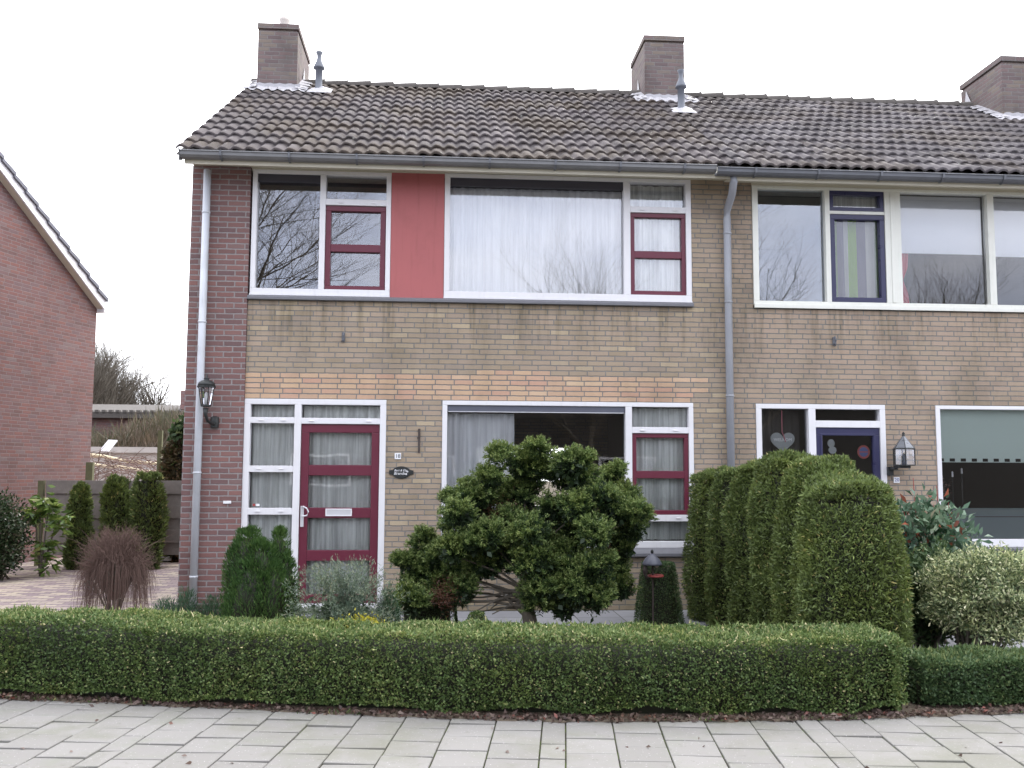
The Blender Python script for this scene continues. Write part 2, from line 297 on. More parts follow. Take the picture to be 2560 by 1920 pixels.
# ------------------------------------------------------------------ mesh helpers
LOC = {}
def put(name, verts, faces, mat, parent=None, loc=None, smooth=False, rnd=None):
    """link ONE mesh object; verts in world coordinates"""
    verts = np.asarray(verts, dtype=np.float32).reshape(-1, 3)
    base = LOC[parent] if parent is not None else np.array(loc if loc is not None else (0, 0, 0), dtype=np.float32)
    me = bpy.data.meshes.new(name)
    if isinstance(faces, np.ndarray):
        n, k = faces.shape
        me.vertices.add(len(verts)); me.vertices.foreach_set('co', (verts-base).ravel())
        me.loops.add(n*k); me.loops.foreach_set('vertex_index', faces.astype(np.int32).ravel())
        me.polygons.add(n); me.polygons.foreach_set('loop_start', np.arange(0, n*k, k, dtype=np.int32))
        me.polygons.foreach_set('loop_total', np.full(n, k, dtype=np.int32))
        me.update(calc_edges=True)
    else:
        me.from_pydata((verts-base).tolist(), [], faces)
    if rnd is not None:
        at = me.attributes.new('rnd', 'FLOAT', 'POINT'); at.data.foreach_set('value', np.asarray(rnd, dtype=np.float32))
    if smooth: me.polygons.foreach_set('use_smooth', np.ones(len(me.polygons), dtype=bool))
    me.materials.append(M[mat] if isinstance(mat, str) else mat)
    o = bpy.data.objects.new(name, me); C.objects.link(o)
    if parent is not None: o.parent = parent
    else: o.location = base.tolist()
    LOC[o] = base
    return o

def tag(o, label, cat, group=None, kind=None):
    if label: o['label'] = label
    if cat: o['category'] = cat
    if group: o['group'] = group
    if kind: o['kind'] = kind
    return o
def thing(name, label, cat, loc=(0, 0, 0), group=None):
    o = bpy.data.objects.new(name, None); C.objects.link(o); o.location = loc; o.empty_display_size = 0.1
    LOC[o] = np.array(loc, dtype=np.float32); return tag(o, label, cat, group)

class MB:
    def __init__(s): s.v = []; s.f = []
    def add(s, vs, fs):
        b = len(s.v); s.v += [tuple(v) for v in vs]; s.f += [tuple(i+b for i in f) for f in fs]; return s
    def box(s, x0, x1, y0, y1, z0, z1):
        return s.add([(x, y, z) for z in (z0, z1) for y in (y0, y1) for x in (x0, x1)],
                     [(0, 2, 3, 1), (4, 5, 7, 6), (0, 1, 5, 4), (2, 6, 7, 3), (0, 4, 6, 2), (1, 3, 7, 5)])
    def tube(s, pts, rad, k=10, cap=True):
        pts = [Vector(p) for p in pts]; rads = rad if isinstance(rad, (list, tuple)) else [rad]*len(pts)
        rings = []; b = len(s.v); ref = Vector((0, 0, 1))
        for i, p in enumerate(pts):
            d = (pts[min(i+1, len(pts)-1)]-pts[max(i-1, 0)]).normalized()
            r0 = ref if abs(d.dot(ref)) < 0.95 else Vector((1, 0, 0))
            a = d.cross(r0).normalized(); c = d.cross(a)
            for j in range(k):
                t = 2*math.pi*j/k; s.v.append(tuple(p+(a*math.cos(t)+c*math.sin(t))*rads[i]))
        for i in range(len(pts)-1):
            for j in range(k):
                s.f.append((b+i*k+j, b+i*k+(j+1) % k, b+(i+1)*k+(j+1) % k, b+(i+1)*k+j))
        if cap: s.f.append(tuple(b+j for j in range(k))[::-1]); s.f.append(tuple(b+(len(pts)-1)*k+j for j in range(k)))
        return s
    def lathe(s, c, prof, k=16, ph=0.0):
        b = len(s.v)
        for r, z in prof:
            for j in range(k): t = 2*math.pi*j/k+ph; s.v.append((c[0]+r*math.cos(t), c[1]+r*math.sin(t), c[2]+z))
        for i in range(len(prof)-1):
            for j in range(k): s.f.append((b+i*k+j, b+i*k+(j+1) % k, b+(i+1)*k+(j+1) % k, b+(i+1)*k+j))
        s.f.append(tuple(b+j for j in range(k))[::-1]); s.f.append(tuple(b+(len(prof)-1)*k+j for j in range(k)))
        return s
    def prism(s, poly, ax, a, b):
        """poly of 2D points extruded along axis ax from a to b (x: (y,z), y: (x,z), z: (x,y))"""
        f = {'x': lambda p, t: (t, p[0], p[1]), 'y': lambda p, t: (p[0], t, p[1]), 'z': lambda p, t: (p[0], p[1], t)}[ax]
        n = len(poly)
        return s.add([f(p, a) for p in poly]+[f(p, b) for p in poly], [tuple(range(n))[::-1], tuple(range(n, 2*n))]+[(i, (i+1) % n, (i+1) % n+n, i+n) for i in range(n)])
    def put(s, name, mat, parent=None, loc=None, smooth=False, bevel=0.0):
        o = put(name, s.v, s.f, mat, parent, loc, smooth)
        if bevel:
            b = o.modifiers.new('bevel', 'BEVEL'); b.width = bevel; b.segments = 2; b.limit_method = 'ANGLE'
        return o

def frame_box(mb, x0, x1, z0, z1, w, y0, y1, wb=None, wt_=None):
    wb = w if wb is None else wb; wt_ = w if wt_ is None else wt_
    mb.box(x0, x1, y0, y1, z0, z0+wb); mb.box(x0, x1, y0, y1, z1-wt_, z1)
    mb.box(x0, x0+w, y0, y1, z0+wb, z1-wt_); mb.box(x1-w, x1, y0, y1, z0+wb, z1-wt_)
def pane(parent, x0, x1, z0, z1, y=0.06, mat=None):
    mat = mat or ('glass3' if z1 < 2.5 else 'glass')
    return MB().box(x0, x1, y, y+0.006, z0, z1).put('pane', mat, parent)
def clips(mb, xs, z, y=0.012):
    for x in xs: mb.box(x-0.028, x+0.028, y-0.012, y, z-0.008, z+0.006)
def sash(parent, x0, x1, z0, z1, w, mat, bars=(), barw=0.085, y0=0.0, y1=0.07, glass='glass', wb=None):
    mb = MB(); frame_box(mb, x0, x1, z0, z1, w, y0, y1, wb)
    for zb in bars: mb.box(x0+w, x1-w, y0+0.004, y1, zb-barw/2, zb+barw/2)
    s = mb.put('sash', mat, parent, bevel=0.004)
    return s
def curtain(x0, x1, z0, z1, y, mat, label, pitch=0.09, amp=0.02, group=None, seed=1, skew=0.0, cat='curtain'):
    r = random.Random(seed); n = int((x1-x0)/0.008)+2; v = []; ph = 0
    offs = []
    x = x0
    ph = r.random()*6
    for i in range(n):
        ph += (x1-x0)/n/pitch*2*math.pi*(0.7+0.6*r.random()) ; offs.append(math.sin(ph)*amp*(0.75+0.25*math.sin(i*0.07)) + 0.4*amp*math.sin(ph*0.37+1))
    rows = 6
    for k in range(rows):
        z = z1+(z0-z1)*k/(rows-1)
        for i in range(n): v.append((x0+(x1-x0)*i/(n-1)+skew*k/(rows-1)*(i/(n-1)), y+offs[i]*(0.7+0.5*k/(rows-1)), z))
    f = [(k*n+i, k*n+i+1, (k+1)*n+i+1, (k+1)*n+i) for k in range(rows-1) for i in range(n-1)]
    o = put('curtain' if cat == 'curtain' else cat.replace(' ', '_'), v, f, mat, loc=((x0+x1)/2, y, z0), smooth=True)
    return tag(o, label, cat, group)

def text_mesh(body, size, loc, mat, parent, shear=0.0, name='lettering'):
    cu = bpy.data.curves.new(name, 'FONT'); cu.body = body; cu.size = size; cu.align_x = 'CENTER'; cu.align_y = 'CENTER'; cu.extrude = 0.0015; cu.shear = shear
    cu.resolution_u = 3
    t = bpy.data.objects.new(name, cu); C.objects.link(t)
    bpy.context.view_layer.update()
    me = bpy.data.meshes.new_from_object(t.evaluated_get(bpy.context.evaluated_depsgraph_get()))
    v = np.array([p.co[:] for p in me.vertices]); f = [tuple(p.vertices) for p in me.polygons]
    bpy.data.objects.remove(t); bpy.data.curves.remove(cu)
    w = np.stack([v[:, 0]+loc[0], -v[:, 2]+loc[1], v[:, 1]+loc[2]], 1)
    return put(name, w, f, mat, parent)

# ---- foliage
def unit(a): return a/np.maximum(np.linalg.norm(a, axis=1, keepdims=True), 1e-9)
def leaf_arrays(P, D, L, Wd, rnd, curl=0.15):
    n = len(P); D = unit(D); L = np.broadcast_to(L, (n,))[:, None]; Wd = np.broadcast_to(Wd, (n,))[:, None]
    A = unit(np.cross(D, rng.normal(size=(n, 3)))); B = np.cross(D, A)
    v = np.stack([P, P+D*L*0.45+A*Wd*0.5+B*L*curl, P+D*L, P+D*L*0.45-A*Wd*0.5+B*L*curl], 1).reshape(-1, 3)
    f = np.arange(4*n).reshape(n, 4)
    return v, f, np.repeat(np.clip(rnd, 0, 1)*0.97+0.03, 4)
def merge(parts):
    vs, fs, rs = [], [], []; b = 0
    for v, f, r in parts: vs.append(v); fs.append(f+b); rs.append(r); b += len(v)
    return np.concatenate(vs), np.concatenate(fs), np.concatenate(rs)
def foliage(name, parts, mat, parent=None, loc=None):
    v, f, r = merge(parts); return put(name, v, f, mat, parent, loc, rnd=r)
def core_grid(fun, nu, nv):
    """opaque dark shell, inner shade put into its colour: quad grid over fun(u,v)"""
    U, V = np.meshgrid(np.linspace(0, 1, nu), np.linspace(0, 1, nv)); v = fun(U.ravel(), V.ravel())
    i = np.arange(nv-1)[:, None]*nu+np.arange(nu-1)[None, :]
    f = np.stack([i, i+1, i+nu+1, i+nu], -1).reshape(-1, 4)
    return v, f, np.zeros(len(v))  # lowest tone everywhere: painted shade that closes the view through the plant
def vnoise(P, s, seed=0):
    """cheap smooth pseudo noise in -1..1"""
    o = np.zeros(len(P)); r = np.random.default_rng(seed)
    for k in range(4):
        d = r.normal(size=3); o += np.sin(P@d*s*(1+0.6*k)+r.random()*6.28)/(1+0.5*k)
    return o/2.4
def twig_arrays(paths, r0, k=3):
    mb = MB()
    for p in paths: mb.tube(p, [r0*(1-0.75*i/(len(p)-1)) for i in range(len(p))], k, cap=False)
    return mb

# ------------------------------------------------------------------ ground, pavement
G = MB(); G.box(-80, 80, -90, 140, -0.30, -0.035)
gm = N('garden_soil'); gc = gm.mix(gm.noise(gm.pos(), 9.0, 6, 0.7), (0.07, 0.055, 0.04), (0.17, 0.14, 0.11)); gm.bump(gm.noise(gm.pos(), 30, 5), 0.02)
M['soil'] = gm.done(gc, 0.95, 0.1)
G.put('ground', 'soil')['kind'] = 'structure'

sA, cA = math.sin(0.1296), math.cos(0.1296)
def sw(s, t): return (s*cA+t*sA, -s*sA+t*cA-11.1013)      # pavement frame to world
pv = N('concrete_pavers'); a = pv.n('ShaderNodeAttribute', attribute_name='rnd').outputs['Fac']
pc = pv.mix(a, (0.225, 0.212, 0.20), (0.28, 0.265, 0.252))
pc = pv.mix(pv.math('MULTIPLY', pv.noise(pv.pos(), 160, 3, 0.8), 0.5), pc, (0.20, 0.20, 0.19))
pc = pv.mix(pv.math('MULTIPLY', pv.smooth(pv.noise(pv.pos(), 3.2, 6, 0.7), 0.48, 0.72), 0.45), pc, (0.20, 0.21, 0.165))
v = pv.n('ShaderNodeTexVoronoi'); pv.put(v.inputs['Vector'], pv.pos()); v.inputs['Scale'].default_value = 34
pc = pv.mix(pv.math('MULTIPLY', pv.math('LESS_THAN', v.outputs['Distance'], 0.13), 0.6), pc, (0.46, 0.45, 0.43))
pc = pv.mix(pv.math('MULTIPLY', pv.smooth(pv.noise(pv.pos(), 1.1, 7, 0.68), 0.46, 0.66), 0.5), pc, (0.165, 0.165, 0.12))
pc = pv.mix(pv.math('MULTIPLY', pv.smooth(pv.noise(pv.pos(), 13.0, 4, 0.75), 0.60, 0.70), 0.45), pc, (0.13, 0.125, 0.10))
pv.bump(pv.noise(pv.pos(), 220, 3, 0.8), 0.003)
M['paver'] = pv.done(pc, 0.85, 0.25)
mo = N('mossy_joint_sand'); mo.done(mo.mix(mo.smooth(mo.noise(mo.pos(), 6, 5, 0.7), 0.4, 0.62), (0.05, 0.046, 0.036), (0.075, 0.10, 0.03)), 0.95, 0.1); M['moss'] = mo.m
rs = random.Random(5)
pvv, pff, prr = [], [], []
edges = [-9.0+0.003]; 
cols = []
x = 0.003
seq_r = [0.3]*5+[0.15]+[0.3]*22; seq_l = [0.15]+[0.3]*8+[0.15]+[0.3]*26
for i, w in enumerate(seq_r): cols.append((x, x+w, i % 2 if i < 5 else (i+1) % 2)); x += w
x = 0.003
for i, w in enumerate(seq_l): cols.append((x-w, x, (i % 2) if i > 0 else 1)); x -= w
for (xa, xb, par) in cols:
    off = (6.002 if par == 0 else 6.163) + rs.uniform(-0.012, 0.012)
    t = off-0.3*12
    while t < 7.6:
        g = 0.0045; gt = 0.0085; tilt = [rs.uniform(-0.004, 0.004) for _ in range(4)]; hz = rs.uniform(-0.003, 0.003); b = len(pvv); tone = rs.random()
        ta, tb = t+gt+rs.uniform(-.001, .001), t+0.3-gt
        for q, (s_1, t_1) in enumerate(((xa+g, ta), (xb-g, ta), (xb-g, tb), (xa+g, tb))):
            cx, ct = (xa+xb)/2, (ta+tb)/2; ins = 0.004
            X0, Y0 = sw(s_1, t_1); X1, Y1 = sw(s_1+(ins if s_1 < cx else -ins), t_1+(ins if t_1 < ct else -ins))
            pvv += [(X0, Y0, -0.03), (X0, Y0, hz+tilt[q]-0.003), (X1, Y1, hz+tilt[q])]
        prr += [tone]*12
        pff.append((b+2, b+5, b+8, b+11))
        for q in range(4):
            n_ = (q+1) % 4
            pff.append((b+3*q+1, b+3*n_+1, b+3*n_+2, b+3*q+2)); pff.append((b+3*q, b+3*n_, b+3*n_+1, b+3*q+1))
        t += 0.3
put('pavement', pvv, pff, 'paver', rnd=prr)['kind'] = 'structure'
mj = MB(); mj.add([sw(-12, 2.2)+(-0.012,), sw(9, 2.2)+(-0.012,), sw(9, 7.7)+(-0.012,), sw(-12, 7.7)+(-0.012,)], [(0, 1, 2, 3)])
mj.put('pavement_bedding', 'moss')['kind'] = 'structure'
asph = N('asphalt'); asph.done(asph.mix(asph.noise(asph.pos(), 90, 4, 0.8), (0.035, 0.035, 0.037), (0.075, 0.075, 0.077)), 0.9, 0.3); asph.bump(asph.noise(asph.pos(), 150, 3), 0.004); M['asphalt'] = asph.m
rd = MB(); rd.add([sw(-40, -14)+(-0.02,), sw(40, -14)+(-0.02,), sw(40, 2.25)+(-0.02,), sw(-40, 2.25)+(-0.02,)], [(0, 1, 2, 3)])
rd.put('road', 'asphalt')['kind'] = 'structure'

# soil strip under the hedge, over the pavement's ragged edge
EDGE = [(-6.5, -3.45), (-3.08, -3.935), (-2.226, -4.117), (-0.745, -4.50), (0.61, -4.76), (1.78, -4.83), (2.6, -4.83), (4.0, -4.72), (6.5, -4.75)]
bed = MB(); bv = []
for i in range(0, 131):
    X = -6.5+0.1*i; Y = float(np.interp(X, [e[0] for e in EDGE], [e[1] for e in EDGE]))+0.02*math.sin(i*1.7)+0.012*math.sin(i*4.1)
    bv += [(X, Y, 0.001), (X, Y+0.03, 0.012), (X, Y+0.25, 0.02), (X, Y+4.5 if X > -2.9 else Y+3.2, 0.0)]
bed.add(bv, [(4*i+k, 4*i+4+k, 4*i+5+k, 4*i+1+k) for i in range(130) for k in range(3)])
bed.put('garden_bed', 'soil', smooth=True)['kind'] = 'structure'
def edgeY(X): return np.interp(X, [e[0] for e in EDGE], [e[1] for e in EDGE])

# driveway of small pavers beside the house
dm = N('purple_yellow_klinkers'); P = dm.pos(); px, py, pz = dm.sep(P)
r_ = dm.math('FLOOR', dm.math('DIVIDE', py, 0.105)); us = dm.math('ADD', dm.math('DIVIDE', px, 0.21), dm.math('MULTIPLY', dm.math('MODULO', r_, 2), 0.5)); cl = dm.math('FLOOR', us)
fu = dm.math('MULTIPLY', dm.math('SUBTRACT', us, cl), 0.21); fv = dm.math('SUBTRACT', py, dm.math('MULTIPLY', r_, 0.105))
dd = dm.math('MINIMUM', dm.math('MINIMUM', fu, dm.math('SUBTRACT', 0.21, fu)), dm.math('MINIMUM', fv, dm.math('SUBTRACT', 0.105, fv)))
kc = dm.ramp(dm.math('ADD', dm.math('MULTIPLY', dm.white(dm.xyz(r_, cl, 1.0)), 0.6), dm.math('MULTIPLY', dm.noise(P, 1.4, 3), 0.4)), [(0.0, (0.20, 0.16, 0.17)), (0.4, (0.28, 0.22, 0.23)), (0.62, (0.42, 0.36, 0.30)), (1.0, (0.50, 0.43, 0.33))])
M['klinker'] = dm.done(dm.mix(dm.smooth(dd, 0.002, 0.006), (0.10, 0.09, 0.07), kc), 0.85, 0.2); dm.bump(dm.smooth(dd, 0.0, 0.008), 0.004)
MB().box(-12, -2.93, -2.4, 14, -0.03, 0.004).put('driveway', 'klinker')['kind'] = 'structure'
sl = N('grey_garden_slabs'); P = sl.pos(); bt = sl.n('ShaderNodeTexBrick'); sl.put(bt.inputs['Vector'], P); bt.inputs['Scale'].default_value = 1.0
bt.inputs['Brick Width'].default_value = 0.5; bt.inputs['Row Height'].default_value = 0.5; bt.inputs['Mortar Size'].default_value = 0.006; bt.offset = 0
bt.inputs['Color1'].default_value = (0.28, 0.28, 0.30, 1); bt.inputs['Color2'].default_value = (0.36, 0.36, 0.38, 1); bt.inputs['Mortar'].default_value = (0.1, 0.1, 0.09, 1)
M['slab'] = sl.done(sl.mix(sl.math('MULTIPLY', sl.noise(P, 8, 5, 0.7), 0.4), bt.outputs[0], (0.16, 0.16, 0.16)), 0.85, 0.2)
MB().box(-2.2, 3.2, -1.05, -0.001, -0.03, 0.022).put('terrace', 'slab')['kind'] = 'structure'
MB().box(3.9, 11.5, -4.1, -0.001, -0.03, 0.024).put('garden_path', 'slab')['kind'] = 'structure'

# ------------------------------------------------------------------ roofs
EZ, EY, RB = 5.175, -0.42, 0.605       # eave height and depth, pitch
RY = 3.70
def roofz(Y, off=0.0): return EZ+(Y-EY)*RB+off
def tile_sheet(x0, x1, rows=13, per=0.15, amp=0.037, step=0.030):
    du = per/8; nu = int(round((x1-x0)/du))+1; xs = x0+np.arange(nu)*du
    ph = (xs/per) % 1.0
    prof = amp*(0.5+0.5*np.cos(2*np.pi*(ph-0.42)+0.55*np.sin(2*np.pi*ph)))**1.25
    sl = math.hypot(RY-EY, (RY-EY)*RB)/rows; d = np.array([1, RB])/math.hypot(1, RB); nrm = np.array([-RB, 1])/math.hypot(1, RB)
    lines = []
    r = np.random.default_rng(3)
    tj = r.normal(size=(rows, int((x1-x0)/0.3)+2))*0.0035
    for k in range(rows):
        tid = ((xs-x0)/0.3).astype(int)
        j = tj[k][tid]
        for fr, h in ((0.0, step-0.026), (0.0, step), (0.06, step+0.002), (0.5, step*0.55), (1.0, 0.003)):
            s_ = (k+fr)*sl; hh = prof*(1.0 if h > 0.0055 else 0.98)+h+j*(1-fr)
            sc = s_ - (0.012*np.cos(2*np.pi*(ph-0.42)) if fr < 0.1 else 0)
            lines.append(np.stack([xs, EY+d[0]*sc+nrm[0]*hh, EZ+d[1]*sc+nrm[1]*hh], 1))
    v = np.concatenate(lines); nl = len(lines)
    i = np.arange(nl-1)[:, None]*nu+np.arange(nu-1)[None, :]
    f = np.stack([i, i+1, i+nu+1, i+nu], -1).reshape(-1, 4)
    return v, f
def make_roof(house, x0, x1, mat, label=None):
    v, f = tile_sheet(x0, x1)
    rf = put('roof', v, f, mat, house, smooth=False)
    me = rf.data
    # back slope and timber underside
    MB().prism([(EY, EZ-0.05), (RY, roofz(RY)-0.05), (2*RY-EY, EZ-0.05), (2*RY-EY, EZ-0.0), (RY, roofz(RY)-0.012), (EY+0.03, EZ-0.02)], 'x', x0+0.004, x1-0.004).put('roof_boarding', 'ridge', rf)
    mb = MB(); x = x0-0.02; k = 0
    while x < x1-0.05:
        L = 0.36; r0, r1 = 0.115, 0.095; b = len(mb.v); K = 9; e = min(x+L+0.05, x1+0.02)
        jt = random.uniform(-0.006, 0.006)
        for xx, rr, dz in ((x, r1, 0.0), (e-0.012, r0, 0.006), (e, r0+0.012, 0.008), (e, r0-0.02, 0.004)):
            for j in range(K):
                t = math.pi*(j/(K-1)); mb.v.append((xx, RY-math.cos(t)*(rr+0.02), roofz(RY)-0.028+math.sin(t)*rr+dz+jt))
        for i in range(3):
            for j in range(K-1): mb.f.append((b+i*K+j, b+i*K+j+1, b+(i+1)*K+j+1, b+(i+1)*K+j))
        x += L; k += 1
    mb.put('ridge_tiles', 'ridge', rf, smooth=True)
    return rf
def chimney(rf, x0, x1, y0, y1, top, pot=None, label=None):
    mb = MB(); mb.box(x0+.012, x1-.012, y0+.012, y1-.012, roofz(y0)-0.3, top-0.12); mb.box(x0+0.035, x1-0.035, y0+0.035, y1-0.035, top-0.12, top-0.085)
    mb.box(x0, x1, y0, y1, top-0.085, top)
    ch = mb.put('chimney', 'chim', rf, bevel=0.006)
    if label: ch['label'] = label
    if pot:
        MB().lathe((pot[0], pot[1], top), [(0.11, -0.01), (0.10, 0.03), (0.075, 0.06), (0.072, 0.24), (0.078, 0.25), (0.078, 0.30), (0.04, 0.305)], 14).put('chimney_pot', 'pot', ch, smooth=True)
    fl = MB(); zb = roofz(y0)
    n = 22; w = x1-x0+0.34
    top_l, bot_l = [], []
    for i in range(n+1):
        X = x0-0.17+w*i/n; wv = 0.02*math.cos(2*math.pi*(X/0.15-0.42))
        bot_l.append((X, y0-0.17, roofz(y0-0.17, 0.062)+wv)); top_l.append((X, y0-0.006, zb+0.075+wv*0.5))
    fl.add(bot_l+top_l+[(p[0], p[1], p[2]+0.05) for p in top_l if 1], [(i, i+1, n+2+i, n+1+i) for i in range(n)]+[(n+1+i, n+2+i, 2*n+3+i, 2*n+2+i) for i in range(n) if x0-0.02 < top_l[i][0] < x1])
    for sx, xe in ((-1, x0), (1, x1)):      # stepped side flashing lying over the tiles
        xo = xe+sx*0.17; st = []
        for k in range(9):
            Y = y0-0.12+0.09*k
            if Y > RY-0.06: break
            o2 = 0.03*(k % 2)
            st.append([(xe+sx*-0.02, Y, roofz(Y, 0.10)), (xo+sx*o2, Y, roofz(Y, 0.066)), (xo-sx*0.05+sx*o2, Y+0.09, roofz(Y+0.09, 0.066)), (xe+sx*-0.02, Y+0.09, roofz(Y+0.09, 0.10))])
        for q in st: fl.add(q, [(0, 1, 2, 3)])
        fl.add([(xe+sx*0.004, RY-0.1, roofz(RY)+0.02), (xe+sx*0.004, RY+0.12, roofz(RY)+0.02), (xe+sx*0.004, RY+0.05, roofz(RY)+0.30), (xe+sx*0.06, RY+0.02, roofz(RY)+0.06)], [(0, 1, 2), (0, 1, 3)])
    fl.put('lead_flashing', 'lead', ch)
    return ch
def flue(rf, x, y, z0, h=0.62):
    mb = MB(); mb.lathe((x, y, z0), [(0.075, -0.1), (0.075, 0.02), (0.052, 0.06), (0.052, h*0.56), (0.085, h*0.58), (0.083, h*0.62), (0.045, h*0.76), (0.033, h*0.84), (0.036, h*0.93), (0.054, h*0.99), (0.052, h), (0.03, h)], 16)
    f = mb.put('flue_pipe', 'flue', rf, smooth=True)
    s = MB(); s.add([(x-0.16, y-0.16, roofz(y-0.16, 0.06)), (x+0.20, y-0.16, roofz(y-0.16, 0.06)), (x+0.20, y+0.1, roofz(y+0.1, 0.06)), (x-0.16, y+0.1, roofz(y+0.1, 0.06)), (x+0.05, y-0.02, roofz(y, 0.12))], [(0, 1, 4), (1, 2, 4), (2, 3, 4), (3, 0, 4)])
    s.put('flue_flashing', 'lead', rf)
def gutter(house, x0, x1, z, y=-0.46, mat='zinc', caps=True):
    prof = [(-0.070, 0.052), (-0.082, 0.047), (-0.082, 0.037), (-0.070, 0.033), (-0.066, -0.002), (-0.04, -0.026), (0.0, -0.034), (0.05, -0.026), (0.072, 0.0), (0.076, 0.05), (0.066, 0.05), (0.058, 0.0), (0.0, -0.024), (-0.052, -0.006), (-0.06, 0.045)]
    mb = MB(); mb.prism([(y+p[0], z+p[1]) for p in prof], 'x', x0, x1)
    if caps: mb.prism([(y-0.11, z+0.07), (y-0.06, z-0.02), (y-0.07, z-0.08), (y-0.02, z-0.055), (y+0.06, z-0.04), (y+0.075, z+0.05)], 'x', x0-0.006, x0-0.001)
    g = mb.put('gutter', mat, house)
    x = x0+0.45
    while x < x1:
        b = MB(); b.prism([(y-0.076, z-0.004), (y-0.04, z-0.037), (y+0.03, z-0.037), (y+0.03, z-0.043), (y-0.044, z-0.043), (y-0.083, z-0.01), (y-0.087, z+0.05), (y-0.0835, z+0.05)], 'x', x-0.012, x+0.012)
        b.put('gutter_bracket', 'zincd', g); x += 0.75
def downpipe(house, x, z0, z1, y=-0.075, r=0.042, mat='pvc', swan=False, joints=()):
    mb = MB()
    if swan: mb.tube([(x-0.02, -0.42, z1), (x-0.02, -0.42, z1-0.05), (x-0.005, -0.30, z1-0.17), (x, y, z1-0.30), (x, y, z1-0.4), (x, y, z0)], r, 16)
    else: mb.tube([(x, y-0.0, z1), (x, y, z0)], r, 16)
    for z in joints: mb.lathe((x, y, z), [(r+0.002, 0), (r+0.006, 0.004), (r+0.006, 0.02), (r+0.001, 0.024)], 16)
    return mb.put('downpipe', mat, house, smooth=True)

# ------------------------------------------------------------------ end house (number 18)
H1 = thing('terraced_house', 'end terraced house of yellow brick with burgundy door and red panel between upstairs windows', 'house', (0, 0, 0))
T = 0.26
w = MB()
w.box(-2.24, 3.384, 0, T, 2.428, 3.585); w.box(2.975, 3.384, 0, T, 3.585, 5.16)
w.box(-0.632, 0.012, 0, T, -0.03, 2.428); w.box(2.974, 3.384, 0, T, -0.03, 2.428); w.box(0.012, 2.974, 0, T, -0.03, 0.665)
w.box(-2.24, -0.632, 0.02, T, -0.03, 0.045)
w.put('wall', 'yellow', H1)
p = MB(); p.box(-2.906, -2.243, -0.03, T+.02, -0.03, 5.13); p.prism([(-0.03+T+.022, -0.03), (7.4, -0.03), (7.4, 5.16), (RY, roofz(RY)-0.06), (T, roofz(T)-0.06), (T-.008, 5.131)], 'x', -2.906, -2.70)
p.put('corner_pier', 'red', H1)
b = MB(); b.box(-2.70, 3.384, 7.15, 7.4, -0.03, 2.7); b.box(-2.70, 0.3, 7.15, 7.4, 2.7, 5.15); b.box(0.3, 3.384, 7.15, 7.4, 2.7, 5.15)
# rear window opening behind the living room
b = MB(); b.box(-2.70, 0.62, 7.15, 7.4, -0.03, 5.15); b.box(2.5, 3.384, 7.15, 7.4, -0.03, 5.15); b.box(0.62, 2.5, 7.15, 7.4, -0.03, 0.9); b.box(0.62, 2.5, 7.15, 7.4, 2.12, 5.15)
b.put('rear_wall', 'yellow', H1)
rw = MB(); frame_box(rw, 0.62, 2.5, 0.9, 2.12, 0.06, 7.2, 7.28); rw.box(1.62, 1.80, 7.2, 7.28, 0.96, 2.06)
rwo = rw.put('window', 'white', H1); pane(rwo, 0.68, 2.44, 0.96, 2.06, 7.24)
it = MB()
it.box(-2.69, 3.2, 0.3, 7.15, 2.62, 2.74); it.box(-2.69, 3.2, 0.3, 7.15, 5.17, 5.2); it.box(-2.69, 3.2, 0.3, 7.15, 0.0, 0.04)
it.box(-0.45, -0.35, 0.27, 7.14, 0.05, 2.61); it.box(-0.35, -0.28, 0.27, 7.14, 2.75, 5.16); it.box(3.2, 3.28, 0.27, 7.14, 0.05, 5.16)
it.box(-2.69, -0.46, 3.2, 3.3, 0.05, 2.61); it.box(-2.69, -0.36, 3.6, 3.7, 2.75, 5.16); it.box(-0.27, 3.19, 3.9, 4.0, 2.75, 5.16)
it.put('interior', 'room', H1)
sf = MB(); sf.box(-2.90, 3.384, -0.40, -0.001, 5.135, 5.155); sf.box(-2.2385, 2.973, 0.0, 0.1, 5.10, 5.1345); sf.box(-2.90, 3.384, -0.415, -0.4005, 5.03, 5.165)
sf.put('soffit', 'soffit', H1)
RF1 = make_roof(H1, -3.0, 3.38, 'roof')
CH1 = chimney(RF1, -2.845, -2.225, 3.10, 4.38, 8.375, (-2.52, 3.55), 'brick chimney with a pale pot on top')
CH2 = chimney(RF1, 3.13, 3.79, 3.27, 4.38, 8.50, None, 'brick chimney without a pot on the party wall')
flue(RF1, -1.896, 3.02, 7.29); 
gutter(H1, -2.93, 3.145, 5.105)
downpipe(H1, -2.722, 0.1, 5.06, y=-0.10, joints=(4.55, 3.28, 1.57, 0.42))

# upstairs frames
def win(parent, name='window', label=None): pass
f = MB(); fy0, fy1 = 0.0, 0.10
frame_box(f, -2.222, -0.616, 3.645, 5.115, 0.055, -0.012, fy1, wb=0.066, wt_=0.045)
f.box(-1.442, -1.376, -0.012, fy1, 3.711, 5.07); f.box(-1.376, -0.671, -0.012, fy1, 4.712, 4.785)
clips(f, (-1.2, -0.82), 4.742, -0.012)
W1 = f.put('window', 'white', H1, bevel=0.004); W1['label'] = 'upstairs left window with burgundy sash'
pane(W1, -2.167, -1.442, 3.711, 5.07); pane(W1, -1.376, -0.671, 4.785, 5.07)
sash(W1, -1.374, -0.675, 3.715, 4.71, 0.062, 'burg', (4.208,), 0.09, 0.012, 0.075, wb=0.045); pane(W1, -1.312, -0.737, 3.76, 4.65)
MB().box(-2.166, -1.443, 0.012, 0.056, 4.978, 5.069).put('roller_shutter', 'shut', W1)
